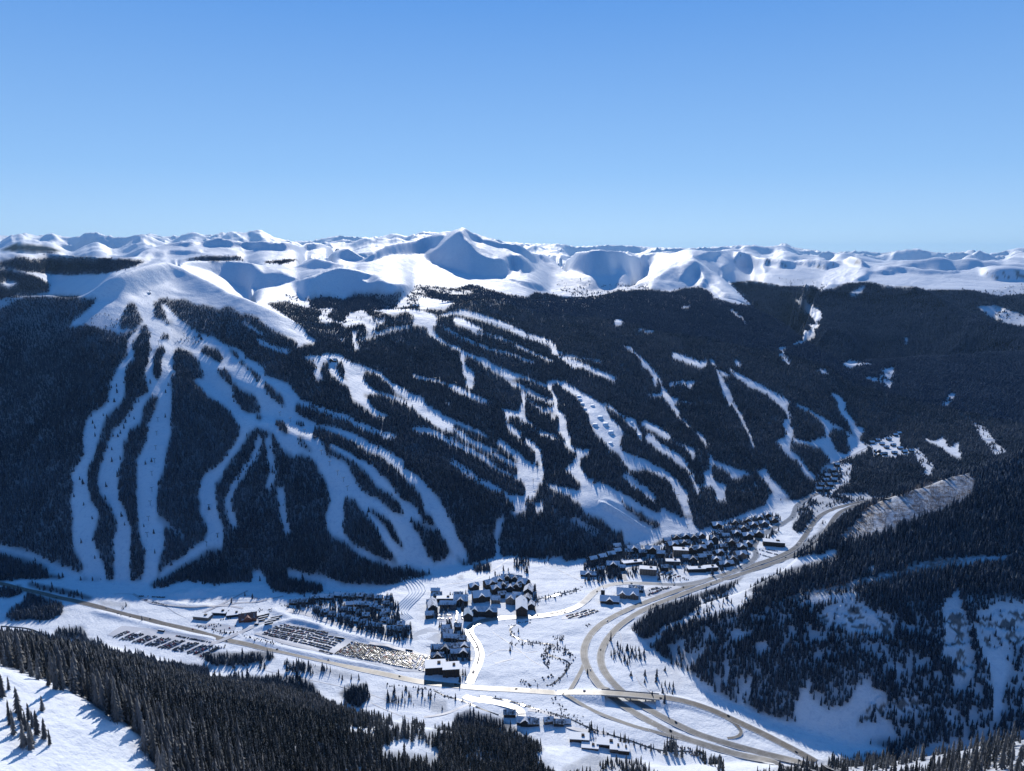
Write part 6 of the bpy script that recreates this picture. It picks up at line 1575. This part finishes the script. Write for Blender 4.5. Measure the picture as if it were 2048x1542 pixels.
mass('rear_forest', LOD[3], v, m_con_far, 'dark forest on the rearmost wooded hills at right, below the snow plateau', 1.4)
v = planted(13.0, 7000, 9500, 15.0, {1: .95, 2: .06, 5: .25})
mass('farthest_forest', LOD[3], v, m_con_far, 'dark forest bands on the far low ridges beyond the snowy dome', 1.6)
v = planted(3.4, 900, 2600, 8.5, {3: .8})
kp = fbm(v['x'] / 30, v['y'] / 30, 3, 66) > -.25
v = {q: a_[kp] for q, a_ in v.items()}
mass('aspen_grove', ASP, v, m_aspen, 'bare grey-brown aspens on the sunlit slope above the highway bend', 1.0)
v = planted(3.0, 900, 1750, 2.3, {7: .42})
sh = dict(x=v['x'], y=v['y'], z=v['z'], h=v['h'])
tree_mass('willow_shrubs', [conifer_template(2, 5, 700 + q, slim=.5) for q in range(3)], sh['x'], sh['y'], sh['z'], sh['h'], sh['h'] * 1.1, m_aspen, 'dark leafless willow shrubs along the meadow creek and road banks', 'forest masses')
v = planted(4.2, 900, 1750, 8.5, {7: .07})
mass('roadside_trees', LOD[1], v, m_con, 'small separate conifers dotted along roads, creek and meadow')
# individually built trees
CR = []
for k, (tv, tt) in enumerate(LOD[0]):
    m_ = tri_mesh('crown', tv, tt); attr(m_, 'tint', np.full(len(tv), .25 + .1 * k)); attr(m_, 'hgt', tv[:, 2]); m_.materials.append(m_con_near); CR.append(m_)
tv = np.array([(.022 * math.cos(a), .022 * math.sin(a), z_) for z_, in ((0,), (.16,)) for a in np.arange(6) * math.pi / 3])
TR = quad_mesh('trunk', tv, [(j, (j + 1) % 6, 6 + (j + 1) % 6, 6 + j) for j in range(6)]); TR.materials.append(m_bark)
pxi, pyi = project(INDIV['x'], INDIV['y'], INDIV['z'])
rank = np.argsort(pxi)
for n_, i in enumerate(rank):
    e = empty('conifer_tree', (INDIV['x'][i], INDIV['y'][i], INDIV['z'][i]), rng.uniform(0, 6.28))
    hh = float(INDIV['h'][i]); e.scale = (hh * rng.uniform(.9, 1.2), hh * rng.uniform(.9, 1.2), hh)
    link('crown', CR[int(rng.integers(0, len(CR)))], None, e); link('trunk', TR, None, e)
    if INDIV['lone'][i]:
        lab, g = 'lone dark spruce standing in open snow on the near slope, bottom left', 'spruces on the open near slope'
    elif INDIV['x'][i] < 150:
        lab, g = 'snow-dusted spruce in the front ranks of the forest beside the open snow slope', 'front spruces of the left forest'
    else:
        lab, g = 'spiky dark spruce standing on the near snowy ledge, bottom right', 'spruces on the right ledge'
    tag(e, lab, 'tree', g)
SKY, SUN, EXPO, HAZE = 0.10, 4.2, 0.0, 0.8e-5
# ------------------------------------------------------------------ sky, sun, camera
SUN_EL, SUN_AZ = R(29.0), R(-2.5)        # azimuth measured from the view direction, positive to the right
w = bpy.data.worlds.new('World'); scene.world = w; w.use_nodes = True
nt = w.node_tree; bg = nt.nodes['Background']
sk = nt.nodes.new('ShaderNodeTexSky'); sk.sky_type = 'NISHITA'; sk.sun_disc = False
sk.sun_elevation = SUN_EL; sk.sun_rotation = SUN_AZ
sk.altitude = 3600; sk.air_density = 1.0; sk.dust_density = 0.0; sk.ozone_density = 4.0
tc = nt.nodes.new('ShaderNodeTexCoord'); sp = nt.nodes.new('ShaderNodeSeparateXYZ'); nt.links.new(tc.outputs['Generated'], sp.inputs[0])
clear = ramp(nt, sp.outputs[2], [(0.0, (.46, .69, .98)), (.10, (.285, .545, .94)), (.30, (.112, .345, .85)), (.55, (.045, .25, .68)), (1.0, (.025, .20, .58))])
az_ = ramp(nt, math_(nt, 'ADD', math_(nt, 'MULTIPLY', sp.outputs[1], .5), .5), [(0, (.42, .53, .64)), (.45, (.52, .63, .74)), (.85, (1, 1, 1))])
mu = nt.nodes.new('ShaderNodeMix'); mu.data_type = 'RGBA'; mu.blend_type = 'MULTIPLY'; mu.inputs[0].default_value = 1
nt.links.new(clear, mu.inputs[6]); nt.links.new(az_, mu.inputs[7])
sc_ = nt.nodes.new('ShaderNodeMix'); sc_.data_type = 'RGBA'; sc_.blend_type = 'MULTIPLY'; sc_.inputs[0].default_value = 1
nt.links.new(mu.outputs[2], sc_.inputs[6]); sc_.inputs[7].default_value = (1 / SKY, 1 / SKY, 1 / SKY, 1)
nt.links.new(mixc(nt, .8, sk.outputs[0], sc_.outputs[2]), bg.inputs[0]); bg.inputs[1].default_value = SKY
sl = bpy.data.lights.new('sun', 'SUN'); sl.energy = SUN; sl.angle = R(.53); sl.color = (1, .95, .88)
so = bpy.data.objects.new('sun', sl); COL.objects.link(so)
from mathutils import Vector
dirv = Vector((math.sin(SUN_AZ) * math.cos(SUN_EL), math.cos(SUN_AZ) * math.cos(SUN_EL), math.sin(SUN_EL)))
so.rotation_euler = dirv.to_track_quat('Z', 'Y').to_euler(); so.location = (0, 0, 2000)
cam = bpy.data.cameras.new('camera'); co = bpy.data.objects.new('camera', cam); COL.objects.link(co)
co.location = (0, 0, H); co.rotation_euler = (math.pi / 2 - PITCH, 0, 0)
cam.sensor_fit = 'HORIZONTAL'; cam.sensor_width = 36; cam.lens = 36 * F / 2048
cam.clip_start = 1; cam.clip_end = 300000
scene.camera = co
scene.view_settings.view_transform = 'Standard'; scene.view_settings.look = 'None'
scene.view_settings.exposure = EXPO; scene.view_settings.gamma = 1

# ------------------------------------------------------------------ air
hz = bpy.data.materials.new('haze_air'); hz.use_nodes = True
nt = hz.node_tree; nt.nodes.remove(nt.nodes['Principled BSDF'])
pv = nt.nodes.new('ShaderNodeVolumePrincipled'); pv.inputs['Color'].default_value = (.42, .72, 1.0, 1); pv.inputs['Density'].default_value = HAZE
pv.inputs['Anisotropy'].default_value = .3
nt.links.new(pv.outputs[0], nt.nodes['Material Output'].inputs['Volume'])
zmin, zmax = float(Z.min()) - 30, max(float(Z.max()), H) + 60
hv = [(sx * 72000., yy, zz) for zz in (zmin, zmax) for sx, yy in ((-1, -300.), (1, -300.), (1, 96000.), (-1, 96000.))]
hm = bpy.data.meshes.new('haze'); hm.from_pydata(hv, [], [(3, 2, 1, 0), (4, 5, 6, 7), (0, 1, 5, 4), (1, 2, 6, 5), (2, 3, 7, 6), (3, 0, 4, 7)])
tag(link('haze', hm, hz), kind='stuff')
